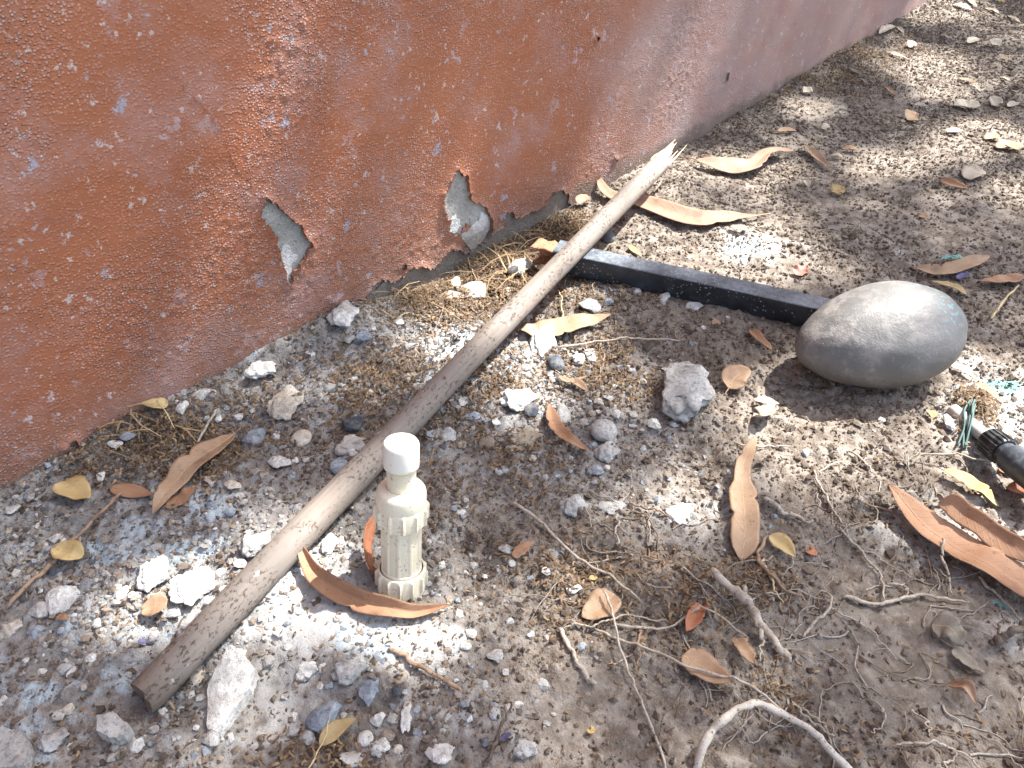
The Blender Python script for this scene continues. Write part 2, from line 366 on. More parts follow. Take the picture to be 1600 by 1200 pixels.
def mat_paint():
    t = NT('red_wall_paint'); v = t.coord()                     # object space: x along the wall, z up
    rough_m = t.attr('rough')
    n1 = t.noise(v, 3.2, 4); n2 = t.noise(v, 16, 5, .6); n3 = t.noise(t.coord((230, 230, 290)), 1.0, 5, .7); n4 = t.noise(t.coord((480, 480, 620)), 1.0, 3, .6)
    c = t.mix(t.step(n1, .30, .70), (.290, .095, .042), (.330, .120, .057))
    c = t.mix(t.math('MULTIPLY', t.step(n2, .5, .75), .5), c, (.27, .112, .072))
    # scuffed, chalky grain with sunlit highlights painted onto its raised tops
    ch = t.math('MULTIPLY', t.step(n3, .55, .70), t.math('MULTIPLY', rough_m, .85))
    gv = t.n.new('ShaderNodeTexVoronoi'); t.l.new(t.coord((1, 1, 1.25)), gv.inputs['Vector']); gv.inputs['Scale'].default_value = 330
    gc = t.n.new('ShaderNodeSeparateColor'); t.l.new(gv.outputs['Color'], gc.inputs[0])
    grain = t.math('MULTIPLY', t.step(gv.outputs['Distance'], .62, .22), t.step(gc.outputs[0], .25, .60))
    gden = t.math('ADD', .14, t.math('MULTIPLY', t.math('POWER', rough_m, .6), t.step(t.noise(v, 26, 4, .65), .34, .60, .35, 1.1)), 0, True)
    c = t.mix(ch, c, (.42, .22, .17))
    c = t.mix(t.math('MULTIPLY', t.math('MULTIPLY', grain, gden), t.step(gc.outputs[1], .2, .8, .3, 1.0)), c, (.58, .42, .385))
    c = t.mix(t.math('MULTIPLY', t.step(n4, .62, .74), t.math('MULTIPLY', rough_m, .85)), c, (.55, .40, .36))
    # grey dust film, stronger along the far stretch and the foot of the wall
    sx = t.sep(v); far = t.step(t.math('ADD', sx[0], t.math('MULTIPLY', t.math('SUBTRACT', n1, .5), .5)), .86, 1.18); low = t.step(t.math('ADD', sx[2], t.math('MULTIPLY', t.math('SUBTRACT', n2, .5), .14)), .12, -.01)
    dust = t.math('MAXIMUM', t.math('MULTIPLY', far, t.step(n1, .25, .6, .75, 1.0)), t.math('MULTIPLY', low, .62))
    dust = t.math('MULTIPLY', dust, t.step(n2, .2, .75, .65, 1.0))
    c = t.mix(t.math('MULTIPLY', dust, .86), c, t.mix(far, (.20, .145, .12), (.345, .270, .258)))
    mud = t.step(t.math('ADD', sx[2], t.math('MULTIPLY', t.math('SUBTRACT', n2, .5), .05)), .022, .002)
    c = t.mix(t.math('MULTIPLY', mud, .8), c, (.15, .115, .088))
    film = t.math('MULTIPLY', t.step(t.noise(v, 9, 5, .65), .46, .68), t.step(n3, .3, .62, .25, .8))
    c = t.mix(t.math('MULTIPLY', film, .62), c, (.36, .250, .240))
    # splashes: white lime and pale blue
    def dots(scale, dens, lo, hi, seed, col, c, dist=.4, strength=.8):
        vv = t.coord((1, 1, 1), loc=(seed, seed * .7, seed * 1.3))
        wob = t.noise(vv, scale * 2.2, 3, .6, 0, 1)
        mx = t.n.new('ShaderNodeMix'); mx.data_type = 'VECTOR'; mx.inputs[0].default_value = dist / scale
        ad = t.n.new('ShaderNodeVectorMath'); ad.operation = 'SCALE'; t.l.new(wob, ad.inputs[0]); ad.inputs['Scale'].default_value = dist / scale
        sm = t.n.new('ShaderNodeVectorMath'); sm.operation = 'ADD'; t.l.new(vv, sm.inputs[0]); t.l.new(ad.outputs[0], sm.inputs[1])
        vo = t.n.new('ShaderNodeTexVoronoi'); t.l.new(sm.outputs[0], vo.inputs['Vector']); vo.inputs['Scale'].default_value = scale
        rc = t.sep(vo.outputs['Color']) if False else None
        sc_ = t.n.new('ShaderNodeSeparateColor'); t.l.new(vo.outputs['Color'], sc_.inputs[0])
        keep = t.math('LESS_THAN', sc_.outputs[0], dens)
        rad = t.math('MULTIPLY', sc_.outputs[1], hi)
        d = t.math('SUBTRACT', t.math('ADD', rad, lo), vo.outputs['Distance'])
        mask = t.math('MULTIPLY', t.math('MULTIPLY', t.step(d, -.02, .05), keep), t.step(t.noise(vv, scale * 6, 3, .7), .34, .56))
        return t.mix(t.math('MULTIPLY', mask, strength), c, col)
    c = dots(26, .50, .03, .30, 3.1, (.40, .30, .30), c, 1.6, .50)
    c = dots(15, .30, .05, .26, 9.3, (.38, .27, .27), c, 1.8, .38)
    c = dots(55, .34, .02, .26, 7.7, (.50, .45, .44), c, 1.5, .8)
    c = dots(110, .34, .02, .24, 5.2, (.54, .47, .44), c, 1.3, .8)
    c = dots(190, .30, .03, .22, 1.2, (.58, .48, .42), c, 1.0, .55)
    c = dots(34, .15, .03, .24, 11.9, (.31, .365, .46), c, 1.4, .7)
    c = dots(20, .35, .03, .30, 17.9, (.42, .35, .38), c, 1.8, .65)
    c = dots(80, .09, .02, .24, 13.9, (.34, .40, .48), c, 1.0, .65)
    hgt = t.math('ADD', t.math('MULTIPLY', n3, t.math('ADD', .10, t.math('MULTIPLY', rough_m, .45))), t.math('ADD', t.math('MULTIPLY', t.math('MULTIPLY', grain, gden), .55), t.math('MULTIPLY', n4, t.math('ADD', .08, t.math('MULTIPLY', rough_m, .3)))))
    rg = t.math('ADD', .50, t.math('MULTIPLY', dust, .35))
    return t.done(c, rg, t.bump(hgt, 1.0, .0030), .4)
def mat_concrete(name, ca, cb, spots=(.08, .08, .08)):
    t = NT(name); v = t.coord(); n1 = t.noise(v, 25, 5, .65); n2 = t.noise(v, 160, 4, .65); n3 = t.noise(v, 600, 2)
    c = t.mix(t.step(n1, .3, .7), ca, cb); c = t.mix(t.math('MULTIPLY', t.step(n2, .58, .70), .6), c, spots)
    zz = t.math('ADD', t.sep(v)[2], t.math('MULTIPLY', t.math('SUBTRACT', n1, .5), .05)); c = t.mix(t.math('MULTIPLY', t.step(zz, .045, .005), .75), c, (.19, .15, .118))
    return t.done(c, .93, t.bump(t.math('ADD', n2, t.math('ADD', n1, t.math('MULTIPLY', n3, .4))), 1.0, .005), .25)
M = {}
M['soil'] = mat_ground()
M['crumb'] = mat_colattr('crumbled_soil'); M['grit'] = mat_colattr('rubble_grit'); M['litter'] = mat_colattr('plant_litter', .8, .2)
M['white'] = mat_rock('white_plaster', (.47, .46, .43), (.66, .65, .62), (.25, .24, .22), .42)
M['grey'] = mat_rock('grey_concrete', (.31, .30, .285), (.45, .44, .42), (.15, .15, .145), .3)
M['cream'] = mat_rock('cream_plaster', (.42, .37, .30), (.58, .53, .45), (.25, .21, .17), .4)
M['bluish'] = mat_rock('blue_grey_stone', (.19, .22, .26), (.36, .40, .43), (.09, .10, .12), .25)
M['dark'] = mat_rock('dark_stone', (.055, .062, .075), (.15, .16, .17), (.03, .03, .035), .25)
M['brown'] = mat_rock('earthy_stone', (.22, .18, .14), (.32, .275, .22), (.11, .09, .07), .4)
M['leaf_brown'] = mat_leaf('brown_leaf', (.34, .180, .100), (.42, .245, .148), (.18, .09, .055))
M['leaf_tan'] = mat_leaf('tan_leaf', (.38, .240, .145), (.46, .315, .205), (.21, .125, .08))
M['leaf_pink_tan'] = mat_leaf('pinkish_leaf', (.33, .20, .135), (.40, .26, .185), (.20, .11, .07))
M['leaf_yellow'] = mat_leaf('yellow_leaf', (.47, .325, .135), (.56, .43, .22), (.28, .16, .07))
M['leaf_red'] = mat_leaf('red_brown_leaf', (.34, .13, .065), (.43, .185, .095), (.15, .06, .04))
M['leaf_pale'] = mat_leaf('pale_leaf', (.47, .40, .31), (.58, .51, .41), (.30, .22, .15))
M['leaf_grey'] = mat_leaf('grey_leaf', (.22, .19, .15), (.32, .28, .22), (.12, .10, .08))
M['twig'] = mat_twig('pale_twig', (.30, .25, .20), (.42, .37, .31)); M['twig_brown'] = mat_twig('brown_twig', (.20, .13, .085), (.32, .22, .15))
M['twig_grey'] = mat_twig('grey_root', (.29, .245, .195), (.42, .365, .30)); M['root_pale'] = mat_twig('sunlit_root', (.40, .355, .30), (.52, .475, .415)); M['straw'] = mat_twig('straw', (.42, .33, .18), (.55, .45, .28)); M['twig_dark'] = mat_twig('dark_twig', (.09, .07, .055), (.17, .135, .11))  # the arched root's sunlit paleness is put into its own colour
M['concrete'] = mat_concrete('bare_concrete', (.33, .325, .30), (.46, .455, .425)); M['primer'] = mat_concrete('white_primer', (.60, .60, .58), (.72, .72, .70), (.33, .33, .33))
M['paint'] = mat_paint()

# ------------------------------------------------------------------ ground: one sheet, fine where it is near
def lines(segs):
    """segs: (start, end, step at start, step at end)"""
    out = []
    for a, b, s0, s1 in segs:
        x = a
        while x < b - 1e-9:
            out.append(x); f = (x - a) / (b - a); x += s0 + (s1 - s0) * f
    out.append(segs[-1][1]); return np.array(out)
gx = lines([(-60, -3, 12, 1), (-3, -.75, .5, .02), (-.75, .62, .0026, .0026), (.62, 1.75, .0027, .0050), (1.75, 4, .02, .4), (4, 60, 1, 12)])
gy = lines([(-60, -1.5, 12, .8), (-1.5, .14, .25, .006), (.14, 1.0, .0020, .0028), (1.0, 2.75, .0030, .0065), (2.75, 5, .02, .4), (5, 60, 1, 12)])
X, Y = np.meshgrid(gx, gy, indexing='ij'); nx, ny = X.shape
fx, fy = X.ravel(), Y.ravel(); Z = gh(fx, fy)
near = (fx > -2) & (fx < 3) & (fy > -1) & (fy < 4)
Z = np.where(near, Z, 0.0)
F = grid_faces(nx, ny)[:, ::-1]
cxy = wdist(fx, fy)[F].max(axis=1); fine = near[F].all(axis=1)
F = F[~((cxy < -.05) & fine)]
used = np.zeros(len(fx), bool); used[F.ravel()] = True; remap = np.cumsum(used) - 1
F = remap[F]; fx, fy, Z = fx[used], fy[used], Z[used]
gm = mesh_np('ground', np.column_stack((fx, fy, Z)), F, True,
             {'pale': PALE(fx, fy, .5), 'blue': BLUE(fx, fy, .6), 'teal': TEAL(fx, fy, .6), 'damp': DAMP(fx, fy, .5), 'rubble': RUBBLE(fx, fy, .4), 'litter': LITTER(fx, fy, .5), 'packed': np.maximum(SMOOTH(fx, fy, .4), np.clip((fy - .95) * 1.6, 0, .75))})
obj('ground', gm, M['soil'], kind='structure', label='dry brown soil yard strewn with cement and paint spills')

# ------------------------------------------------------------------ the red wall
WROT = math.atan2(WT[1], WT[0])
wall = thing('plastered_wall', WA, 'terracotta red painted plaster wall with peeling patches and pale splashes', 'wall')
wall.rotation_euler = (0, 0, WROT)
WMAP = lambda px, py: PW(px, py)
WSMOOTH = Blobs([(230, 130, 130, 150), (150, 330, 150, 90, .8), (620, 120, 120, 120, .35), (820, 230, 70, 90, .6), (1300, 100, 130, 120, .8), (100, 560, 120, 90, .55)], WMAP)
WROUGH = Blobs([(40, 80, 70, 130, .9), (560, 400, 190, 90, 1), (440, 130, 60, 140, .8), (280, 520, 150, 70, .9), (960, 240, 90, 70, .9), (640, 250, 90, 60, .7), (1090, 130, 80, 90, .6)], WMAP)
def jag(poly, amp, seed, sub=5):
    r = np.random.default_rng(seed); out = []
    n = len(poly)
    for i in range(n):
        a, b = poly[i], poly[(i + 1) % n]; L = np.linalg.norm(b - a); nn = np.array((-(b - a)[1], (b - a)[0])) / (L + 1e-9)
        out.append(a)
        for k in range(1, sub):
            f = k / sub; out.append(a * (1 - f) + b * f + nn * r.normal(0, amp) + 0)
    return np.array(out)
def wpoly(pts, amp=.0011, seed=1, sub=4): return jag(np.array([PW(*p) for p in pts]), amp, seed, sub)
holes = [wpoly([(408, 306), (424, 314), (440, 330), (455, 343), (468, 350), (472, 364), (486, 386), (470, 405), (456, 425), (446, 450), (443, 430), (437, 405), (431, 385), (428, 366), (415, 350), (404, 338)], .0016, 1, 5),
         wpoly([(711, 264), (724, 271), (729, 289), (733, 311), (754, 321), (765, 339), (765, 360), (750, 382), (735, 395), (719, 376), (714, 365), (698, 366), (700, 347), (691, 331), (692, 307), (700, 285)], .0019, 2, 5),
         wpoly([(890, 318), (878, 296), (863, 299), (851, 312), (842, 328), (818, 335), (802, 340), (797, 328), (787, 333), (783, 354), (763, 366), (748, 380), (730, 398), (716, 392), (704, 386), (690, 402), (676, 418), (660, 416), (640, 416), (628, 436), (606, 440), (590, 436), (574, 456), (556, 474), (548, 520), (700, 470), (800, 420), (880, 380)], .0022, 3)]
def chip(px, py, r, seed):
    q = np.random.default_rng(seed); c = PW(px, py); a = np.sort(q.random(9)) * 2 * math.pi
    return jag(np.array([c + r * (.5 + .8 * q.random()) * np.array((math.cos(t) * 1.2, math.sin(t))) for t in a]), r * .08, seed, 3)
holes += [chip(629, 414, .0045, 21), chip(252, 600, .004, 22), chip(1132, 120, .010, 23), chip(930, 60, .004, 24), chip(520, 470, .0035, 25), chip(110, 690, .006, 26), chip(960, 250, .004, 27), chip(1240, 130, .008, 28)]
def inside(poly, x, y):
    r = np.zeros(x.shape, bool); n = len(poly)
    for i in range(n):
        (x1, y1), (x2, y2) = poly[i], poly[(i + 1) % n]
        if y1 == y2: continue
        c = ((y1 > y) != (y2 > y)) & (x < (x2 - x1) * (y - y1) / (y2 - y1) + x1); r ^= c
    return r
def nearest(poly, x, y):
    best = np.full(x.shape, 1e9); qx = x.copy(); qy = y.copy(); n = len(poly)
    for i in range(n):
        a, b = poly[i], poly[(i + 1) % n]; d = b - a; L2 = d @ d + 1e-12
        t = np.clip(((x - a[0]) * d[0] + (y - a[1]) * d[1]) / L2, 0, 1)
        ex, ey = a[0] + t * d[0], a[1] + t * d[1]; dd = np.hypot(x - ex, y - ey)
        m = dd < best; best[m] = dd[m]; qx[m] = ex[m]; qy[m] = ey[m]
    return best, qx, qy
ws = lines([(-3, -.15, .5, .01), (-.15, 1.25, .0022, .0028), (1.25, 2.7, .0034, .0065), (2.7, 5, .01, .4)])
wz = lines([(-.06, -.03, .03, .03), (-.03, .44, .0024, .0024), (.44, 2.2, .02, .3)])
S, Zw = np.meshgrid(ws, wz, indexing='ij'); ns, nz = S.shape
S, Zw = S.ravel(), Zw.ravel()
drop = np.zeros(len(S), bool); edge = np.full(len(S), 9.0)
for poly in holes:
    lo, hi = poly.min(0) - .03, poly.max(0) + .03
    k = np.where((S > lo[0]) & (S < hi[0]) & (Zw > lo[1]) & (Zw < hi[1]))[0]
    bd, qx, qy = nearest(poly, S[k], Zw[k]); ins = inside(poly, S[k], Zw[k])
    drop[k[ins & (bd > .0016)]] = True
    sn = bd <= .0016; S[k[sn]] = qx[sn]; Zw[k[sn]] = qy[sn]; bd[sn] = 0
    edge[k] = np.minimum(edge[k], np.where(ins, 0, bd))
wr = np.clip(fbm(S * 7, Zw * 9, 4, 2) * 1.5 - .35 + .75 * WROUGH(S, Zw, .6) - .85 * WSMOOTH(S, Zw, .6), .03, 1)
outd = .0022 + (fbm(S * 5, Zw * 5, 2, 0) - .5) * .004
outd += wr * ((fbm(S * 150, Zw * 190, 3, 1, .8) - .45) * .0011 + np.clip(vnoise(S * 210, Zw * 240, 3) - .60, 0, 1) * .0036)
outd += (1 - wr) * (fbm(S * 40, Zw * 60, 2, 4) - .5) * .0012
curl = np.exp(-edge / .0045) * (.0006 + .0042 * np.clip(fbm(S * 26, Zw * 26, 2, 5) * 1.6 - .35, 0, 1))
outd += curl
outd = np.maximum(outd, .0016)
F = grid_faces(ns, nz); F = F[~drop[F].any(axis=1)]
# thickness at the broken edges
E = np.sort(np.concatenate((F[:, [0, 1]], F[:, [1, 2]], F[:, [2, 3]], F[:, [3, 0]])), axis=1)
key = E[:, 0].astype(np.int64) * len(S) + E[:, 1]; uq, cnt = np.unique(key, return_counts=True)
bnd = uq[cnt == 1]; ea, eb = (bnd // len(S)).astype(int), (bnd % len(S)).astype(int)
sel = (edge[ea] < .004) & (edge[eb] < .004); ea, eb = ea[sel], eb[sel]
V = np.column_stack((S, -outd, Zw))
vi = np.unique(np.concatenate((ea, eb))); ni = np.full(len(S), -1); ni[vi] = len(S) + np.arange(len(vi))
V = np.vstack((V, np.column_stack((S[vi], np.maximum(-outd[vi] + .0024, -.0006), Zw[vi]))))
F = np.vstack((F, np.column_stack((ea, eb, ni[eb], ni[ea]))))
rough_at = np.concatenate((wr, wr[vi]))
used = np.zeros(len(V), bool); used[F.ravel()] = True; remap = np.cumsum(used) - 1
pm = mesh_np('paint_coat', V[used], remap[F], True, {'rough': rough_at[used]})
obj('paint_coat', pm, M['paint'], wall)
# bare wall behind the paint
bm = bmesh.new(); bmesh.ops.create_cube(bm, size=1)
for v in bm.verts: v.co = (v.co.x * 8 + 1.0, .1 + v.co.y * .2, 1.055 + v.co.z * 2.29)
me = bpy.data.meshes.new('masonry'); bm.to_mesh(me); bm.free()
obj('masonry', me, M['concrete'], wall)
def wall_scab(name, pts, thick, mat, seed, amp=.0012):
    """a thin scab of older coat left on the bare patch"""
    po = wpoly(pts, amp, seed, 4); c = po.mean(0); n = len(po); rings = [1.0, .96, .72, .4]
    V = []; 
    for j, f in enumerate(rings):
        for p in po:
            q = c + (p - c) * f; h = -.0004 if j == 0 else thick * (.75 + .6 * vnoise(q[0] * 180, q[1] * 180, 2))
            V.append((q[0], -float(h), q[1]))
    V.append((c[0], -thick, c[1])); me = bpy.data.meshes.new(name); Fs = []
    for j in range(len(rings) - 1):
        for i in range(n): Fs.append((j * n + i, j * n + (i + 1) % n, (j + 1) * n + (i + 1) % n, (j + 1) * n + i))
    b = (len(rings) - 1) * n
    Fs += [(b + i, b + (i + 1) % n, len(V) - 1) for i in range(n)]
    me.from_pydata(V, [], Fs); me.update(); return obj(name, me, mat, wall)
wall_scab('white_primer_scab', [(737, 352), (747, 345), (752, 330), (763, 338), (764, 358), (750, 380), (735, 393), (721, 375), (718, 364)], .0016, M['primer'], 31)
wall_scab('white_primer_scab', [(702, 347), (710, 334), (716, 342), (720, 352), (712, 363), (699, 363)], .0014, M['primer'], 32)
wall_scab('white_primer_scab', [(730, 288), (737, 287), (738, 298), (732, 305)], .0014, M['primer'], 33)
wall_scab('red_paint_scab', [(722, 355), (730, 350), (735, 353), (728, 361), (719, 364)], .0022, M['paint'], 34)
wall_scab('white_primer_scab', [(434, 400), (446, 380), (456, 392), (466, 400), (455, 418), (447, 440), (443, 425)], .0008, M['primer'], 35)
# hairline blister in the paint
cr = [PW(*p) for p in [(262, 108), (285, 135), (318, 170), (340, 200), (352, 228), (366, 258), (380, 275), (404, 300)]]
cr = catmull(np.array(cr), 60); so = np.interp(cr[:, 0], ws, np.arange(len(ws)))
C3 = np.column_stack((cr[:, 0] + RNG.normal(0, .0008, 60), -.0026 * np.ones(60), cr[:, 1] + RNG.normal(0, .0006, 60)))
obj('paint_blister', tube_mesh('paint_blister', C3, .0005 * (.1 + .9 * RNG.random(60) ** 2), 6), M['paint'], wall)

# ------------------------------------------------------------------ unseen shade tree beyond the right edge, crown gaps shaped to place the dapples
def g_of_wall(px, py):
    s, z = PW(px, py); q = wall_pt(s, z); return q[:2] - SUN[:2] / SUN[2] * z
def gap3(px, py, rx, ry, st=1.0, z=0.0): return (px, py, rx, ry, st, z)
GAPS = Blobs([gap3(1020, 262, 50, 26), gap3(1150, 258, 95, 22), gap3(960, 330, 60, 26), gap3(1090, 368, 140, 34), gap3(1190, 405, 90, 28), gap3(985, 395, 60, 22, .9),
              gap3(905, 380, 60, 40, 1, .04), gap3(820, 470, 45, 40, 1, .03), gap3(745, 450, 60, 28), gap3(720, 525, 65, 45), gap3(808, 425, 40, 28), gap3(875, 520, 60, 30), gap3(845, 540, 36, 34),
              gap3(1362, 482, 70, 44, 1, .085), gap3(1185, 632, 75, 36), gap3(1275, 690, 100, 42), gap3(1350, 720, 60, 40, .8),
              gap3(1560, 640, 80, 62), gap3(1505, 560, 45, 26), gap3(1590, 560, 40, 30, .9), gap3(1490, 790, 110, 60, .75), gap3(1590, 850, 60, 70, .7),
              gap3(812, 622, 48, 34), gap3(1100, 785, 55, 30), gap3(1120, 722, 50, 26, .8), gap3(300, 922, 66, 36), gap3(225, 965, 75, 26, .9), gap3(505, 858, 60, 26), gap3(455, 915, 60, 36, .8), gap3(640, 1000, 80, 34), gap3(560, 965, 60, 30, .7),
              gap3(1170, 820, 30, 70, .6), gap3(1550, 1010, 70, 40, .6), gap3(1590, 1090, 50, 70, .7), gap3(1480, 1160, 110, 36, .6), gap3(1150, 1145, 70, 24, .9, .03), gap3(1120, 1190, 60, 24, .8), gap3(1300, 1190, 60, 24, .6),
              gap3(1430, 22, 44, 22), gap3(1455, 100, 66, 26), gap3(1490, 140, 50, 18, .8), gap3(1545, 212, 80, 26), gap3(1500, 235, 60, 14, .9), gap3(1390, 252, 66, 18, .9), gap3(1590, 292, 40, 22, .9), gap3(1500, 20, 50, 18, .8), gap3(1590, 60, 40, 22, .7), gap3(1270, 165, 36, 16, .8), gap3(1230, 205, 50, 16, .6),
              gap3(1330, 345, 60, 16, .5), gap3(1440, 350, 70, 14, .5), gap3(1560, 380, 60, 14, .5), gap3(1300, 420, 60, 14, .6), gap3(1590, 480, 40, 20, .8), gap3(625, 690, 26, 16, 1, .145), gap3(632, 765, 30, 18, .8, .105), gap3(700, 820, 60, 50, .55), gap3(700, 890, 40, 40, .5), gap3(950, 770, 60, 30, .5), gap3(1000, 1120, 90, 40, .4), gap3(60, 820, 70, 40, .4), gap3(440, 620, 60, 40, .5), gap3(540, 495, 40, 24, .6), gap3(1260, 260, 70, 14, .5), gap3(910, 900, 60, 40, .3), gap3(1400, 900, 60, 30, .4), gap3(1230, 660, 80, 30, .9), gap3(1440, 700, 70, 40, .7), gap3(1530, 740, 70, 40, .9), gap3(1140, 420, 120, 24, .9), gap3(990, 300, 60, 30, .9), gap3(600, 560, 60, 30, .5), gap3(420, 770, 50, 30, .35), gap3(120, 960, 60, 24, .5), gap3(1020, 700, 60, 24, .5), gap3(1060, 850, 60, 30, .4), gap3(760, 1080, 70, 40, .45), gap3(850, 1130, 60, 40, .45), gap3(1350, 90, 50, 20, .7), gap3(1560, 150, 50, 16, .6), gap3(1480, 300, 60, 14, .6), gap3(1180, 300, 60, 16, .6), gap3(1400, 190, 40, 14, .5), gap3(1080, 320, 60, 14, .7), gap3(540, 1130, 60, 30, .4), gap3(350, 1080, 50, 60, .4)], None, 1.16)
WGAPS = Blobs([(30, 70, 50, 80, 0.72), (15, 250, 30, 90, 0.64), (445, 60, 34, 80, 0.64), (420, 170, 34, 60, 0.64), (380, 270, 46, 50, 0.56), (560, 420, 130, 60, 0.64), (650, 330, 80, 50, 0.56), (560, 330, 60, 50, 0.48), (250, 560, 120, 44, 0.56), (380, 470, 70, 50, 0.48), (150, 450, 60, 40, 0.32),
               (970, 225, 56, 56, 0.72), (1000, 120, 26, 70, 0.72), (1100, 120, 34, 80, 0.72), (1185, 60, 20, 50, 0.64), (1060, 190, 36, 26, 0.72), (880, 280, 40, 30, 0.48), (720, 180, 50, 50, 0.40)], g_of_wall)
CX0, CX1, CY0, CY1 = -1.05, 1.9, -.25, 2.75
def crown(n, L, W, zlo, zhi, margin, seed):
    r = np.random.default_rng(seed)
    g = np.column_stack((r.uniform(CX0, CX1, n), r.uniform(CY0, CY1, n)))
    th = r.uniform(0, 2 * math.pi, n); lit = np.zeros(n)
    for f, sd in ((0, 0), (.42, 0), (-.42, 0), (0, .3), (0, -.3)):        # leaves left out where sun spots should land
        ex = g[:, 0] + np.cos(th) * L * f - np.sin(th) * W * sd; ey = g[:, 1] + np.sin(th) * L * f + np.cos(th) * W * sd
        lit = np.maximum(lit, np.maximum(GAPS(ex, ey, margin), WGAPS(ex, ey, margin)))
    leak = np.clip((fbm(g[:, 0] * 9, g[:, 1] * 9, 3, 6) - .52) * 9, 0, .75)
    keep = r.random(n) > np.maximum(np.clip(lit * 1.25 - .05, 0, 1), leak)
    g = g[keep]; th = th[keep]; n = len(g); zz = r.uniform(zlo, zhi, n)
    C = np.column_stack((g[:, 0] + SUN[0] / SUN[2] * zz, g[:, 1] + SUN[1] / SUN[2] * zz, zz))
    tl = r.normal(0, .45, n); rl = r.normal(0, .45, n)
    a = np.column_stack((np.cos(th) * np.cos(tl), np.sin(th) * np.cos(tl), np.sin(tl)))
    b = np.column_stack((-np.sin(th) * np.cos(rl), np.cos(th) * np.cos(rl), np.sin(rl)))
    sz = r.uniform(.7, 1.25, n)[:, None]
    pts = [C - a * L * .5 * sz, C - a * L * .08 * sz + b * W * .5 * sz, C + a * L * .5 * sz, C - a * L * .08 * sz - b * W * .5 * sz]
    V = np.stack(pts, 1).reshape(-1, 3); return V, np.arange(len(V)).reshape(-1, 4)
V1, F1 = crown(13000, .12, .05, 4.8, 5.8, .22, 41); V2, F2 = crown(42000, .055, .022, 4.4, 5.5, .30, 42)
t = NT('green_leaf'); v = t.coord(); n = t.noise(v, 9, 3)
c = t.mix(n, (.045, .085, .022), (.085, .125, .035)); mg = t.done(c, .5)
tr = t.n.new('ShaderNodeBsdfTranslucent'); tr.inputs[0].default_value = (.14, .17, .05, 1); mx = t.n.new('ShaderNodeMixShader'); mx.inputs[0].default_value = .3
t.l.new(t.b.outputs[0], mx.inputs[1]); t.l.new(tr.outputs[0], mx.inputs[2]); t.l.new(mx.outputs[0], t.n['Material Output'].inputs[0])
t = NT('bark'); v = t.coord((1, 1, .25)); n = t.noise(v, 40, 5, .65); mb = t.done(t.mix(n, (.09, .07, .055), (.22, .18, .15)), .9, t.bump(n, .9, .02))
TB = np.array((4.5, 2.6, 0.0))
tree = thing('shade_tree', TB, 'leafy tree overhanging the yard and dappling the ground', 'tree')
obj('crown', mesh_np('crown', np.vstack((V1, V2)) - TB, np.vstack((F1, F2 + len(V1))), False), mg, tree)
obj('trunk', tube_mesh('trunk', catmull([(0, 0, -.1), (.03, .02, 1.4), (-.04, .0, 3.4), (-.10, .05, 4.6), (-.15, .05, 5.6)], 30), np.linspace(.17, .07, 30), 14), mb, tree)
for a, b, r0 in (((-.04, 0, 4.0), (-1.2, -.9, 5.2), .05), ((-.06, 0, 4.1), (-.4, 1.1, 5.2), .05), ((-.1, .05, 4.5), (-.1, 1.3, 5.4), .045), ((-.1, .05, 4.6), (.5, -.6, 5.4), .04)):
    a, b = np.array(a), np.array(b); m = (a + b) / 2 + np.array((0, 0, .12))
    obj('limb', tube_mesh('limb', catmull([a, m, b], 16), np.linspace(r0, .012, 16), 8), mb, tree)

# ------------------------------------------------------------------ long wooden pole
PR = .0141
Np = P(222, 1093, .012); Xp = P(884, 408, .0405)
dirp = (Xp - Np) / np.linalg.norm(Xp - Np)
rr = ray(1030, 245); o = np.array((0, 0, CAMH)); w0 = Np - o
a_, b_, c_ = 1.0, dirp @ rr, rr @ rr; d_, e_ = dirp @ w0, rr @ w0
Lp = (b_ * e_ - c_ * d_) / (a_ * c_ - b_ * b_)                       # where the pole ends
Np[2] = max(Np[2], gh1(Np[0], Np[1]) + PR * .75)
def mat_pole():
    t = NT('weathered_wood'); v = t.coord((1, 1, 1)); vl = t.coord((9, 260, 260))
    g = t.noise(vl, 1.0, 4, .6); n1 = t.noise(v, 11, 4); n2 = t.noise(t.coord((1, 1.6, 1.6)), 210, 4, .72, .4); n3 = t.noise(v, 34, 3)
    c = t.mix(t.step(g, .35, .65), (.190, .158, .132), (.240, .203, .172))
    c = t.mix(t.math('MULTIPLY', t.step(n1, .40, .62), .6), c, (.215, .188, .164))
    x = t.sep(v)[0]; fresh = t.step(x, Lp - .13, Lp - .02)
    c = t.mix(t.math('MULTIPLY', fresh, .55), c, (.48, .42, .35))
    c = t.mix(t.math('MULTIPLY', t.step(x, .035, .0), .75), c, (.13, .098, .075))
    mud = t.math('MULTIPLY', t.step(n2, .555, .605), t.step(n3, .36, .56))
    c = t.mix(t.math('MULTIPLY', mud, .85), c, (.085, .058, .042))
    c = t.mix(t.math('MULTIPLY', t.step(t.noise(v, 70, 3, .6), .66, .72), .7), c, (.50, .47, .43))
    return t.done(c, .78, t.bump(t.math('ADD', t.math('MULTIPLY', g, .5), t.math('MULTIPLY', mud, 1.0)), .6, .0013), .3)
M['pole'] = mat_pole()
pole = thing('wooden_pole', Np, 'long mud-flecked round wooden pole with one splintered end leaning over the black tube', 'pole')
pole.rotation_euler = Vector(dirp).to_track_quat('X', 'Z').to_euler()
n = 120; xs = np.linspace(0, Lp, n); seg = 28; th = np.arange(seg) / seg * 2 * math.pi
Vp = []
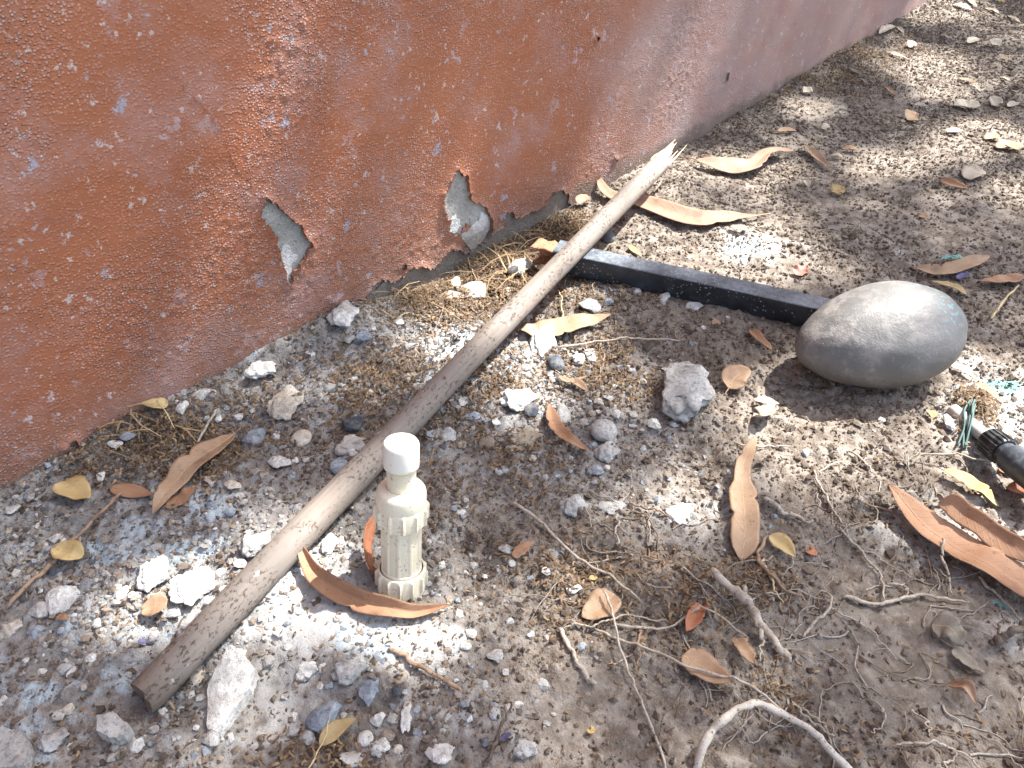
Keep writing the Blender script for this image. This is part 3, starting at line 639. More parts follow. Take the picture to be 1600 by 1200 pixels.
for i, x in enumerate(xs):
    r = PR * (1.02 - .05 * x / Lp) * (1 + .02 * np.sin(x * 9)); rad = r * (1 + .05 * (fbm(np.full(seg, x * 12), np.sin(th) * 2 + 5 + np.cos(th), 3, 2) - .5))
    bow = .0025 * math.sin(math.pi * x / Lp)
    xx = np.full(seg, x)
    if i == 0: xx = xx + .004 * np.sin(th + 1.0) + .0030 * RNG.random(seg); rad = rad * .88
    if i == 1: xx = xx - .006; rad = rad * .98
    if i >= n - 3: xx = xx + (i - n + 3) * .010 * (RNG.random(seg) - .7)
    Vp.append(np.column_stack((xx, bow + rad * np.cos(th), rad * np.sin(th))))
c0 = Vp[0].mean(0) + np.array((.0015, 0, 0)); c1 = Vp[-1].mean(0) - np.array((.008, 0, 0))
V = np.vstack(Vp + [c0, c1]); F = grid_faces(n, seg, 0, True).tolist()
F = [tuple(f) for f in F] + [(n * seg, (j + 1) % seg, j) for j in range(seg)] + [(n * seg + 1, (n - 1) * seg + j, (n - 1) * seg + (j + 1) % seg) for j in range(seg)]
me = bpy.data.meshes.new('shaft'); me.from_pydata(V.tolist(), [], F); me.polygons.foreach_set('use_smooth', np.ones(len(me.polygons), bool)); me.update()
sh = obj('shaft', me, M['pole'], pole); sharp(sh, 50)
M['splinter'] = mat_twig('fresh_splinter', (.44, .35, .24), (.58, .50, .38))
for k in range(34):
    a = RNG.uniform(0, 2 * math.pi); r = PR * math.sqrt(RNG.uniform(.05, .85)); L = RNG.uniform(.02, .06) if k > 7 else RNG.uniform(.06, .10)
    y0, z0 = r * math.cos(a), r * math.sin(a); b = np.array((Lp - .016, y0, z0)); e = b + np.array((L, RNG.normal(.001, .0014), RNG.normal(.0, .0014)))
    m_ = (b + e) / 2 + RNG.normal(0, .0016, 3)
    V, Fq, tri = tube_arrays(catmull([b, m_, e], 7), np.linspace(RNG.uniform(.0018, .0040), .0004, 7), 5)
    me = bpy.data.meshes.new('splinter'); me.from_pydata(V.tolist(), [], [tuple(f) for f in Fq.tolist()] + tri); me.update()
    obj('splinter', me, M['splinter'], pole)

# ------------------------------------------------------------------ capped pipe union
def mat_pvc(name, ca, cb, fl=.5):
    t = NT(name); v = t.coord(); n = t.noise(v, 60, 4); n2 = t.noise(t.coord((1, 1, 1)), 420, 3, .65, .2)
    c = t.mix(t.step(n, .3, .7), ca, cb); zz = t.sep(v)[2]
    m = t.math('MULTIPLY', t.step(n2, .60, .65), t.step(t.noise(v, 55, 3), .40, .58)); m = t.math('MULTIPLY', m, fl)
    c = t.mix(m, c, (.11, .08, .055))
    c = t.mix(t.math('MULTIPLY', t.step(t.noise(v, 26, 4), .5, .7), .35 * fl), c, (.42, .34, .24))
    return t.done(c, .42, t.bump(t.math('ADD', n2, n), .25, .0006), .45)
M['pvc'] = mat_pvc('ivory_plastic', (.67, .605, .455), (.72, .66, .515), .9); M['pvc_cap'] = mat_pvc('white_cap_plastic', (.74, .72, .63), (.77, .75, .67), .25)
M['pvc_clean'] = mat_pvc('clean_ivory_plastic', (.71, .65, .50), (.75, .695, .55), .4)
t = NT('yellow_glue'); M['glue'] = t.done((.55, .47, .05), .35)
t = NT('rubber_seal'); M['seal'] = t.done((.16, .10, .05), .6)
LU = .150
Bq = P(627, 917, .0); Bq[2] = gh1(Bq[0], Bq[1]) - .002
rt = ray(627, 690); w = o - Bq; A2, B2, C2 = rt @ rt, 2 * rt @ w, w @ w - LU * LU; dis = max(B2 * B2 - 4 * A2 * C2, 0)
cands = [(-B2 + s_ * math.sqrt(dis)) / (2 * A2) for s_ in (1, -1)]
Tq = max((o + rt * q for q in cands), key=lambda p: p[2])
axis = (Tq - Bq) / np.linalg.norm(Tq - Bq)
union = thing('pipe_union', Bq, 'ivory plastic pipe union standing upright with white end cap', 'pipe fitting')
union.scale = (1.07, 1.07, 1.0); union.rotation_euler = Vector(axis).to_track_quat('Z', 'Y').to_euler()
def ribwave(k, duty=.35, ph=0): return lambda th: 1 / (1 + np.exp(-14 * (np.cos(th * k + ph) - math.cos(math.pi * duty))))
def part(name, prof, mat, ribs=None, seg=120, ang=40, parent=union, z0=0.0):
    ob = obj(name, lathe_mesh(name, [(r, z + z0, a) for r, z, a in prof], seg, ribs), mat, parent); sharp(ob, ang); return ob
part('base_nut', [(.0150, -.012, 0), (.0175, -.012, 0), (.0185, .0, 0), (.0190, .004, 0), (.0192, .0075, .0), (.0190, .0085, .0022), (.0190, .0222, .0022), (.0188, .0238, .0012), (.0186, .0250, .0), (.0172, .0256, 0), (.0170, .0235, 0), (.0163, .0225, 0)], M['pvc'], ribwave(13, .22))
part('seal_ring', [(.0164, .020, 0), (.0169, .0238, 0), (.0163, .0246, 0), (.0160, .0236, 0), (.0156, .022, 0)], M['seal'])
part('union_collar', [(.0160, .018, 0), (.0160, .0262, 0), (.0157, .0270, 0), (.0148, .0274, 0)], M['pvc'])
part('union_body', [(.0146, .018, .0003), (.0146, .030, .0012), (.0146, .078, .0012), (.0145, .080, .0012)], M['pvc'], ribwave(10, .30, .6))
part('upper_nut', [(.0150, .0745, 0), (.0182, .0750, 0), (.0190, .0756, .0022), (.0192, .0895, .0022), (.0189, .0914, .0010), (.0186, .0925, 0)], M['pvc'], ribwave(12, .20, .4))
part('shoulder', [(.0186, .0920, 0), (.0188, .0930, 0), (.0187, .1025, 0), (.0181, .1052, 0), (.0170, .1068, 0), (.0150, .1078, 0), (.0112, .1084, 0)], M['pvc_clean'], None, 96, 60)
part('pipe_stub', [(.0109, .104, 0), (.0109, .132, 0)], M['pvc'])
part('glue_ring', [(.0109, .1262, 0), (.0116, .1264, 0), (.0119, .1278, 0), (.0116, .1290, 0)], M['glue'])
part('end_cap', [(.0112, .1275, 0), (.0127, .1277, 0), (.0131, .1285, 0), (.0132, .1300, 0), (.0132, .1462, 0), (.0128, .1486, 0), (.0116, .1504, 0), (.0080, .1513, 0), (.0030, .1516, 0), (.00005, .1517, 0)], M['pvc_cap'], None, 96, 70)

# ------------------------------------------------------------------ black square tube
def mat_black():
    t = NT('black_enamel'); v = t.coord(); n1 = t.noise(v, 26, 5, .65); n2 = t.noise(v, 170, 4, .65)
    c = t.mix(t.step(n1, .4, .7), (.008, .009, .012), (.020, .023, .030))
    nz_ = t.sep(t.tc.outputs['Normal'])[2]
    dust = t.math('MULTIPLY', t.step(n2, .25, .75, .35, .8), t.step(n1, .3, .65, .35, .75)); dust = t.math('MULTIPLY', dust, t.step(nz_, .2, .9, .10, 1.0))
    c = t.mix(dust, c, (.36, .405, .455))  # top-face dust, tinted blue-grey to paint in a sky sheen
    c = t.mix(t.math('MULTIPLY', t.step(t.voro(v, 230), .26, .10), t.step(t.noise(v, 40, 3), .46, .58)), c, (.40, .41, .42))
    return t.done(c, t.math('ADD', .30, t.math('MULTIPLY', dust, .5)), t.bump(n2, .25, .0008), .5)
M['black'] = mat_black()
t = NT('rusted_steel'); v = t.coord(); n1 = t.noise(v, 60, 5, .7); n2 = t.noise(v, 300, 3)
c = t.mix(t.step(n1, .35, .65), (.30, .125, .065), (.46, .235, .14)); c = t.mix(t.step(n2, .58, .7), c, (.12, .055, .035)); M['rust'] = t.done(c, .82, t.bump(n1, .6, .001), .3)
TW = .030
ta = P(866, 421, .004); tb = P(1345, 528, .004)
td = tb - ta; td[2] = 0; TL = np.linalg.norm(td); td /= TL; tn = np.array((-td[1], td[0], 0))
base = ta + tn * TW * .5; base[2] = max(gh1(*(ta + tn * TW * .5)[:2]), gh1(*(tb + tn * TW * .5)[:2])) + .001
tube = thing('square_steel_tube', base, 'black square steel tube on the ground with a rusted open end', 'steel tube')
tube.rotation_euler = (0, 0, math.atan2(td[1], td[0]))
def sq_ring(x, h, bev, dz=TW / 2):
    pts = []
    for cy, cz, a0 in ((h - bev, h - bev, 0), (-h + bev, h - bev, 90), (-h + bev, -h + bev, 180), (h - bev, -h + bev, 270)):
        for k in range(4):
            a = math.radians(a0 + 30 * k); pts.append((x, cy + bev * math.cos(a), dz + cz + bev * math.sin(a)))
    return np.array(pts)
def sq_tube(x0, x1, h, bev, th, n=40, wob=.0):
    rings = [sq_ring(x, h, bev) for x in np.linspace(x0, x1, n)] + [sq_ring(x, h - th, bev * .6) for x in np.linspace(x1, x0, n)]
    V = np.vstack(rings); k = 16; F = grid_faces(2 * n, k, 0, True)
    F = np.vstack((F, np.column_stack(((2 * n - 1) * k + np.arange(k), (2 * n - 1) * k + (np.arange(k) + 1) % k, (np.arange(k) + 1) % k, np.arange(k)))))
    if wob: V[:, 2] += wob * (vnoise(V[:, 0] * 9, V[:, 1] * 40, 1) - .5)
    return V, F
V, F = sq_tube(.002, TL, TW / 2, .0022, .0016, 40, .0012)
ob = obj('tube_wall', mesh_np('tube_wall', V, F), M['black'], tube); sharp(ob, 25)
# torn rusty sleeve at the open end: three bent sides of sheet with a gap
V, F = sq_tube(-.034, .012, TW / 2 - .0019, .0020, .0012, 14)
tear = (V[:, 2] > TW * .45) & (V[:, 1] < .003) & (V[:, 0] < -.004)
V[:, 2] += np.where(V[:, 0] < -.006, (vnoise(V[:, 0] * 160, V[:, 1] * 160, 3) - .5) * .004 + .0015, 0)
V[:, 0] += np.where(V[:, 0] < -.012, (vnoise(V[:, 1] * 190, V[:, 2] * 190, 5) - .5) * .009, 0)
F = F[~((V[F][:, :, 0].mean(1) < -.003) & (V[F][:, :, 1].mean(1) < -.004) & (V[F][:, :, 2].mean(1) > TW * .35) & (V[F][:, :, 2].mean(1) < TW * .8))]
ob = obj('rusted_sleeve', mesh_np('rusted_sleeve', V, F), M['rust'], tube, label='torn rusty orange sleeve in the tube end'); sharp(ob, 30)
V, F = sq_tube(-.003, .0075, TW / 2 + .0011, .0028, .0010, 8, .003)
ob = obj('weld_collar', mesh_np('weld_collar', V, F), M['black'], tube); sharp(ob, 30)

# ------------------------------------------------------------------ egg-shaped stone
bm = bmesh.new(); bmesh.ops.create_icosphere(bm, subdivisions=6, radius=1.0)
EA, EB, EC = .0955, .0630, .0540
for v in bm.verts:
    x, y, z = v.co; k = 1 + .13 * x - .05 * x * x
    z2 = z * EC * k; 
    if z < -.55: z2 = -.55 * EC * k + (z + .55) * EC * .55
    n_ = (fbm(np.array([x * 1.5 + 7]), np.array([y * 1.5 + z * 1.2 + 3]), 3, 1)[0] - .5) * .06
    f = 1 + n_
    v.co = (x * EA * f, y * EB * k * f, z2 * f)
me = bpy.data.meshes.new('egg_stone'); bm.to_mesh(me); bm.free(); me.polygons.foreach_set('use_smooth', np.ones(len(me.polygons), bool))
def mat_egg():
    t = NT('river_stone'); v = t.coord(); n1 = t.noise(v, 14, 5, .6); n2 = t.noise(v, 160, 4, .65); n3 = t.noise(v, 620, 2); x = t.sep(v)
    c = t.mix(t.step(n1, .3, .7), (.112, .108, .103), (.178, .172, .163))
    c = t.mix(t.math('MULTIPLY', t.step(t.noise(v, 34, 5, .7), .46, .66), t.step(x[0], .05, -.05, .1, .6)), c, (.34, .315, .285))
    br = t.math('MULTIPLY', t.step(x[2], .012, -.040), .65); c = t.mix(br, c, (.145, .108, .080))
    pit = t.math('MULTIPLY', t.step(t.voro(v, 190), .16, .06), t.step(t.noise(v, 30, 2), .5, .62)); c = t.mix(t.math('MULTIPLY', pit, .7), c, (.45, .43, .40))
    c = t.mix(t.math('MULTIPLY', t.step(n2, .60, .72), .5), c, (.30, .285, .265))
    te = t.math('MULTIPLY', t.step(n2, .50, .62), t.math('MULTIPLY', t.step(x[0], .03, .06), t.step(x[2], .02, .035))); c = t.mix(t.math('MULTIPLY', te, .6), c, (.22, .42, .46))
    return t.done(c, t.step(n2, .35, .65, .46, .62), t.bump(t.math('ADD', n2, t.math('ADD', t.math('MULTIPLY', n3, .5), pit)), .5, .0014), .5)
ec = P(1376, 519, .052); ec[2] = gh1(ec[0], ec[1]) + .0485
egg = obj('egg_stone', me, mat_egg(), label='large smooth grey egg-shaped river stone', cat='stone')
egg.location = ec; egg.rotation_euler = (math.radians(3), math.radians(-5), math.radians(12))

# ------------------------------------------------------------------ pipe with black ribbed coupling
M['dusty_pipe'] = mat_pvc('dusty_white_pipe', (.46, .45, .42), (.54, .53, .49), 1.0)
t = NT('black_plastic'); v = t.coord(); n = t.noise(v, 90, 4); M['blackpl'] = t.done(t.mix(t.step(n, .45, .7), (.012, .013, .015), (.07, .07, .07)), .38, t.bump(n, .2, .0006), .5)
t = NT('grey_blue_plastic'); v = t.coord(); n = t.noise(v, 90, 4); M['bluepl'] = t.done(t.mix(t.step(n, .45, .7), (.035, .042, .052), (.10, .115, .13)), .4, t.bump(n, .2, .0006), .5)
fa = P(1508, 650, .010); fb = P(1592, 742, .014); fd = (fb - fa); FL = np.linalg.norm(fd); fd /= FL
fit = thing('pipe_coupling', fa, 'dusty white pipe joined to a black ribbed coupling nut', 'pipe fitting')
fa[2] = gh1(fa[0], fa[1]) - .001; fit.location = fa
fd = np.array((fd[0], fd[1], .20)); fd /= np.linalg.norm(fd)
fit.rotation_euler = Vector(fd).to_track_quat('Z', 'Y').to_euler(); fit.scale = (.84, .84, .90)
fr = .0085
part('pipe', [(.0001, -.02, 0), (fr, -.02, 0), (fr, .062, 0)], M['dusty_pipe'], None, 40, 40, fit)
part('ribbed_nut', [(.0095, .0445, 0), (.0150, .0450, 0), (.0158, .0470, .0012), (.0166, .0640, .0014), (.0164, .0690, .0014), (.0154, .0705, 0), (.0120, .0712, 0)], M['blackpl'], ribwave(20, .4), 160, 35, fit)
part('coupling_body', [(.0120, .070, 0), (.0135, .0722, 0), (.0138, .080, 0), (.0172, .0816, 0), (.0178, .100, 0), (.0170, .125, 0), (.0168, .150, 0), (.0001, .151, 0)], M['bluepl'], None, 64, 35, fit)

# ------------------------------------------------------------------ stones and rubble
def rock_mesh(seed, sub=3, planes=9, rough=.16, lo=.55, hi=.95, smooth=True):
    r = np.random.default_rng(seed); bm = bmesh.new(); bmesh.ops.create_icosphere(bm, subdivisions=sub, radius=1.0)
    V = np.array([v.co[:] for v in bm.verts])
    for k in range(planes):
        nrm = r.normal(0, 1, 3); nrm /= np.linalg.norm(nrm); d = r.uniform(lo, hi); q = V @ nrm; m = q > d
        V[m] -= np.outer(q[m] - d, nrm) * .92
    n1 = fbm(V[:, 0] * 1.8 + V[:, 2] * .9 + seed, V[:, 1] * 1.8 - V[:, 2] * 1.1 + 3, 3, seed) - .5
    n2 = fbm(V[:, 0] * 6 + V[:, 2] * 4 + seed, V[:, 1] * 6 - V[:, 2] * 5 + 3, 2, seed + 2) - .5
    V *= (1 + rough * 1.6 * n1 + rough * .8 * n2)[:, None]
    V -= (V.max(0) + V.min(0)) / 2; V /= (V.max(0) - V.min(0)) / 2
    for v, c in zip(bm.verts, V): v.co = c
    me = bpy.data.meshes.new('stone'); bm.to_mesh(me); bm.free()
    me.polygons.foreach_set('use_smooth', np.full(len(me.polygons), smooth)); me.update()
    return me
R_ANG = [rock_mesh(100 + i, 2, 14, .18, .42, .85, False) for i in range(9)]
R_CRUMB = [rock_mesh(200 + i, 4, 10, .50, .5, .95, True) for i in range(5)]
R_ROUND = [rock_mesh(300 + i, 3, 3, .12, .8, .98) for i in range(4)]
R_SMALL = [rock_mesh(400 + i, 2, 12, .20, .40, .85, False) for i in range(10)]
R_SLAB = [rock_mesh(500 + i, 4, 12, .20, .6, .9) for i in range(3)]
for lst in (R_ANG, R_CRUMB, R_ROUND, R_SMALL, R_SLAB):
    for me in lst: me.materials.append(M['grey'])
SETS = {'a': R_ANG, 'c': R_CRUMB, 'r': R_ROUND, 's': R_SMALL, 'f': R_SLAB}
PLACED = []
def rock(px, py, w, h, tone, shape='a', label=None, rot=None, name='stone', group=None, cat='stone', flat=.62, seed=None, sink=.22):
    r = random.Random(int(px * 7 + py * 13)); s = pxs(px, py); W = w * s; H = h * s; d = ray(px, py); e = math.atan2(-d[2], math.hypot(d[0], d[1]))
    dz = flat * min(H, W) * .95; dyy = math.sqrt(max((H ** 2 - (dz * math.cos(e)) ** 2), (H * .4) ** 2)) / math.sin(e)
    me = SETS[shape][r.randrange(len(SETS[shape])) if seed is None else seed]
    ob = bpy.data.objects.new(name, me); COL.objects.link(ob)
    ob.material_slots[0].link = 'OBJECT'; ob.material_slots[0].material = M[tone]
    c = P(px, py, dz * (.5 - sink)); g = gh1(c[0], c[1]); c = P(px, py, g + dz * (.5 - sink))
    ob.location = c; ob.scale = (W / 2, dyy / 2, dz / 2)
    ob.rotation_euler = (r.uniform(-.12, .12), r.uniform(-.12, .12), r.uniform(-.25, .25) if rot is None else rot)
    tag(ob, label, cat, group); PLACED.append((c[0], c[1], max(W, dyy) / 2)); return ob
def slab(pts, th, tone, label, tilt=0.0, seed=1):
    po = jag(np.array([P(*p)[:2] for p in pts]), .0005, seed, 4); c = po.mean(0); zb = max(gh1(*p) for p in po[::3]) * .6 + gh1(*c) * .4; n = len(po)
    V = []; levels = [(1.0, -.004), (1.0, th * .72), (.965, th), (.7, th), (.4, th), (.15, th)]
    for f, z in levels:
        q = c + (po - c) * f; V.append(np.column_stack((q, zb + z + (fbm(q[:, 0] * 70, q[:, 1] * 70, 3, seed) - .5) * (.0030 if z > 0 else 0) + tilt * ((q - c) @ np.array((.5, 1.0))))))
    V = np.vstack(V); loc = np.array((c[0], c[1], zb)); F = [tuple(f) for f in grid_faces(len(levels), n, 0, True).tolist()] + [tuple(range((len(levels) - 1) * n, len(levels) * n))]
    me = bpy.data.meshes.new('slab'); me.from_pydata((V - loc).tolist(), [], F); me.polygons.foreach_set('use_smooth', np.ones(len(F), bool)); me.update()
    ob = obj('plaster_piece', me, M[tone], None, label, 'rubble'); ob.location = loc; sharp(ob, 40); PLACED.append((c[0], c[1], .02)); return ob
TN = {'white': 'white plaster', 'grey': 'grey concrete', 'cream': 'cream-coloured plaster', 'bluish': 'blue-grey', 'dark': 'dark slate-coloured', 'brown': 'earthy brown'}
MARKS = [(536, 491, 'the plaster chunk at the wall foot'), (730, 450, 'the trio of white plaster pieces'), (811, 418, 'the rusted tube end'), (880, 515, 'the broad tan leaf by the pole'), (921, 480, 'the angular stone before the tube'), (1072, 612, 'the largest concrete lump'), (900, 562, 'the touching pebble pair'), (890, 680, 'the curved sickle-shaped leaf'), (945, 690, 'the rounded grey stone'), (812, 622, 'the sunlit plaster heap'), (925, 790, 'the flat slab close by the stick'), (1062, 800, 'the crumbling mortar clump'), (408, 578, 'the jagged plaster piece by the wall'), (445, 630, 'the big cream stone'), (471, 685, 'the smooth cream pebble'), (398, 685, 'the dark-cored blue-grey stone'), (552, 690, 'the speckled lump touching the pole'), (310, 750, 'the long wavy tan leaf'), (127, 782, 'the bright yellow oval leaf'), (112, 876, 'the folded tan-yellow leaf'), (250, 658, 'the litter heap at the wall foot'), (240, 900, 'the pitted white lump'), (302, 918, 'the brilliant white slab'), (246, 958, 'the sunlit orange-tan leaf'), (92, 938, 'the ragged pale flake'), (62, 989, 'the flat blue-grey chip'), (365, 1088, 'the big pointed slab'), (210, 1110, 'the cut end of the pole'), (50, 1155, 'the broad half-buried slab'), (548, 1046, 'the blue-stained lump'), (505, 1122, 'the slate-blue topped stone'), (590, 1165, 'the joined white pebbles'), (685, 1178, 'the pitted mortar chunk'), (847, 1069, 'the short lone stick'), (785, 1150, 'the dark bent twig'), (627, 900, 'the base of the pipe union'), (540, 930, 'the long curved folded leaf'), (840, 820, 'the long thin diagonal stick'), (400, 848, 'the shaded lump beside the pole'), (640, 1000, 'the sunlit cement crust'), (670, 1060, 'the half-buried brown stick'), (935, 960, 'the round cupped leaf'), (120, 1060, 'the blue paint flakes'), (330, 810, 'the blue paint crust'), (620, 520, 'the pale paint spill by the wall'), (700, 560, 'the blue-white spill beside the pole'), (640, 640, 'the middle of the pole'), (760, 720, 'the crumbly soil behind the union'), (1060, 480, 'the middle of the black tube'), (180, 990, 'the sun fleck in the rubble'), (0, 850, 'the wall foot past the yellow leaves'), (740, 860, 'the hollow beside the pipe union'), (1000, 640, 'the pebbles by the largest lump'), (20, 1060, 'the bluish rubble beyond the pole end'), (450, 760, 'the shaded side of the pole'), (430, 1000, 'the smooth cement crust')]
def near_mark(px, py): return min(MARKS, key=lambda m: (m[0] - px) ** 2 + (m[1] - py) ** 2)[2]
def chipk(px, py, w, h, tone, shape='a'):
    big = w >= 24
    sz = 'chunky' if big else 'tiny' if w < 9.5 else 'small' if w < 14 else 'middling'; mk = near_mark(px, py)
    lab = '%s %s %s loose beside %s' % (sz, TN[tone], 'lump' if big else 'chip', mk)
    rock(px, py, w, h, tone, shape, lab, name='rubble_lump' if big else 'rubble_chip', group='%s %s pieces by %s' % (sz, TN[tone], mk.replace('the ', '', 1)), cat='rubble')
H = rock
H(536, 491, 50, 42, 'white', 'c', 'white plaster chunk with dark hollows leaning at the wall foot'); H(740, 450, 48, 32, 'white', 'a', 'elongated bright white plaster chunk lying beside two smaller pieces', rot=-.35)
H(712, 443, 15, 24, 'white', 'a', 'small upright white plaster piece between two larger pieces'); H(708, 462, 38, 16, 'cream', 'f', 'flat cream plaster flake lying under the white chunks', flat=.4)
H(811, 418, 40, 30, 'white', 'a', 'blocky white plaster lump just before the rusted tube end', flat=.9, sink=.1); H(849, 535, 46, 50, 'white', 'c', 'crumbly white lump beside the tan leaf tip by the pole')
H(921, 480, 36, 28, 'grey', 'a', 'angular grey stone between the pole and the black tube', flat=.7); H(1072, 612, 84, 86, 'grey', 'c', 'largest rugged grey concrete lump on the bare soil', flat=.6); H(1066, 578, 66, 28, 'white', 'c', 'pale crust of mortar behind the largest concrete lump', flat=.35)
H(868, 566, 26, 30, 'dark', 'r', 'dark rounded stone next to a pair of grey pebbles'); H(903, 562, 22, 20, 'grey', 'a', 'squatter of a pair of touching grey pebbles by the dark stone'); H(921, 556, 20, 26, 'grey', 'a', 'taller of a pair of touching grey pebbles by the dark stone')
H(944, 673, 42, 36, 'grey', 'r', 'rounded grey stone beside the curved brown leaf'); H(948, 706, 42, 34, 'grey', 'c', 'rough grey lump touching the tip of the curved brown leaf'); H(930, 733, 26, 18, 'bluish', 'a', 'blue-grey pebble close by the curved brown leaf')
H(820, 686, 60, 40, 'brown', 'c', 'half-buried earthy brown stone beside the curved brown leaf', flat=.4); H(812, 622, 64, 48, 'white', 'c', 'sunlit white crumbly plaster heap beside the pole', flat=.5); H(728, 628, 30, 24, 'white', 'f', 'thin white plaster flake close beside the pole', flat=.4)
H(896, 790, 46, 34, 'grey', 'c', 'rough grey lump close by the long thin stick'); H(953, 791, 54, 22, 'grey', 'f', 'flat grey-brown slab next to a rough lump close by the stick', flat=.4); H(1062, 800, 60, 42, 'white', 'c', 'white crumbling mortar clump on sunlit bare soil', flat=.4)
H(408, 578, 46, 28, 'white', 'c', 'jagged white plaster piece on the slope under the peeled patch'); H(445, 630, 58, 48, 'cream', 'c', 'big cream stone half sunk near the wall', flat=.5); H(471, 685, 32, 27, 'cream', 'r', 'smooth cream pebble beside the pole'); H(398, 685, 34, 28, 'bluish', 'a', 'blue-grey stone with dark core beside the long tan leaf')
H(550, 663, 36, 28, 'dark', 'a', 'dark-faced stone with white rim just beside the pole'); H(552, 699, 50, 36, 'white', 'c', 'speckled white lump touching the pole'); H(530, 728, 30, 27, 'bluish', 'r', 'round blue-grey pebble tucked against the pole')
H(437, 722, 42, 20, 'white', 'f', 'flat white chip lying beside the round pebbles', flat=.45); H(333, 751, 28, 22, 'cream', 'a', 'cream stone beside the crossing tan and red leaves'); H(364, 758, 30, 14, 'cream', 'f', 'flat pinkish chip next to the cream stone by the leaf', flat=.5)
H(240, 900, 50, 56, 'white', 'c', 'white lump with grey pits at the edge of the sunlit patch', flat=.7); H(302, 918, 78, 56, 'white', 'c', 'large brilliant white plaster slab in the sun by the pole', flat=.4); H(191, 926, 15, 20, 'white', 'a', 'small lone bright chip touching the pitted white lump')
H(92, 938, 52, 40, 'white', 'f', 'ragged pale plaster flake tilted over the rubble', flat=.5); H(61, 954, 32, 26, 'grey', 'a', 'pale grey stone beside the ragged flake'); H(62, 989, 42, 20, 'bluish', 'f', 'long flat blue-grey chip close by the ragged flake', flat=.5); H(15, 982, 40, 30, 'cream', 'c', 'pale lump lying apart beside the flat blue-grey chip')
slab([(366, 1020), (388, 1036), (405, 1058), (396, 1080), (382, 1105), (362, 1128), (346, 1152), (326, 1146), (326, 1118), (330, 1078), (344, 1050)], .010, 'white', 'big flat pointed white plaster slab beside the pole end', .12, 3)
slab([(160, 1132), (186, 1126), (198, 1136), (212, 1148), (204, 1164), (180, 1168), (160, 1156)], .012, 'grey', 'flat grey slab under the cut end of the pole', .05, 5); H(85, 1155, 44, 36, 'grey', 'c', 'rough grey clod beside a pale flat slab'); slab([(-10, 1145), (40, 1146), (54, 1176), (46, 1205), (-10, 1210)], .008, 'grey', 'broad pale concrete slab half buried beyond the pole end', .04, 6)
H(215, 1165, 18, 20, 'white', 'a', 'small white chip beside the flat slab at the pole end'); H(305, 1055, 30, 32, 'cream', 'f', 'cream flake between the pole and the pointed slab', flat=.4)
H(548, 1046, 58, 46, 'grey', 'c', 'blue-stained grey lump half sunk in the cement crust', flat=.6); H(480, 1048, 34, 28, 'white', 'c', 'white lump beside the blue-stained stone'); H(505, 1122, 62, 44, 'bluish', 'a', 'large stone with a dark slate-blue top', flat=.7); H(575, 1080, 30, 44, 'bluish', 'a', 'upright blue-grey shard next to the dark hollow')
H(571, 1154, 26, 25, 'white', 'r', 'round white pebble stuck to a second lump'); H(593, 1168, 34, 28, 'white', 'c', 'white lump joined to a round pebble by the yellow leaf'); H(622, 1171, 17, 16, 'cream', 'r', 'little tan pebble beside white lumps'); H(606, 1150, 26, 18, 'brown', 'a', 'pinkish brown stone behind the white pebbles'); H(685, 1178, 44, 30, 'white', 'f', 'flat pale chunk of mortar with pitted top', flat=.4); H(548, 1186, 40, 26, 'white', 'a', 'pale angular stone close by the white pebbles'); H(635, 1120, 18, 48, 'white', 'c', 'narrow white strip of mortar standing in the soil', flat=.5)
H(847, 1069, 24, 20, 'grey', 'a', 'grey stone alone on bare soil beside the short stick'); H(773, 1026, 28, 24, 'grey', 'a', 'dark-banded grey stone close by the sunlit crust'); H(822, 1171, 38, 30, 'grey', 'c', 'grey rounded lump near the purple petal'); H(897, 920, 26, 14, 'white', 'f', 'flat white chip beside the round brown leaf', flat=.5)
H(513, 850, 34, 30, 'white', 'c', 'white lump hard against the pole near the long curved leaf'); H(400, 848, 46, 44, 'grey', 'c', 'grey concrete lump in shade beside the pole', flat=.6); H(1085, 478, 28, 13, 'white', 'f', 'flat white flake in front of the black tube', flat=.4); H(1037, 467, 20, 18, 'white', 'a', 'white pebble in front of the black tube'); H(948, 368, 24, 20, 'dark', 'r', 'dark pebble lodged under the pole behind the tube')
H(313, 617, 30, 18, 'white', 'a', 'white plaster chip close to the wall foot beside a smaller one'); H(284, 637, 20, 20, 'white', 'a', 'knobbly white chip close to the wall foot'); H(196, 682, 28, 13, 'bluish', 'f', 'grey flake lying on the litter at the wall foot', flat=.5); H(178, 694, 25, 11, 'white', 'f', 'white flake lying on the litter at the wall foot', flat=.5); H(157, 745, 14, 16, 'white', 'a', 'white chip in the litter close by the yellow leaf')
H(1481, 660, 16, 24, 'grey', 'a', 'grey stone next to the tan pod and the teal cord', flat=.8); H(1529, 702, 20, 18, 'white', 'c', 'white plaster bit beside the black ribbed coupling'); H(1260, 708, 14, 14, 'bluish', 'a', 'lone pale blue chip on the sunlit soil'); H(20, 795, 24, 16, 'white', 'c', 'white chip at the wall foot past the yellow oval leaf'); H(568, 525, 22, 16, 'bluish', 'a', 'pale blue-grey chip close by the chunk at the wall')
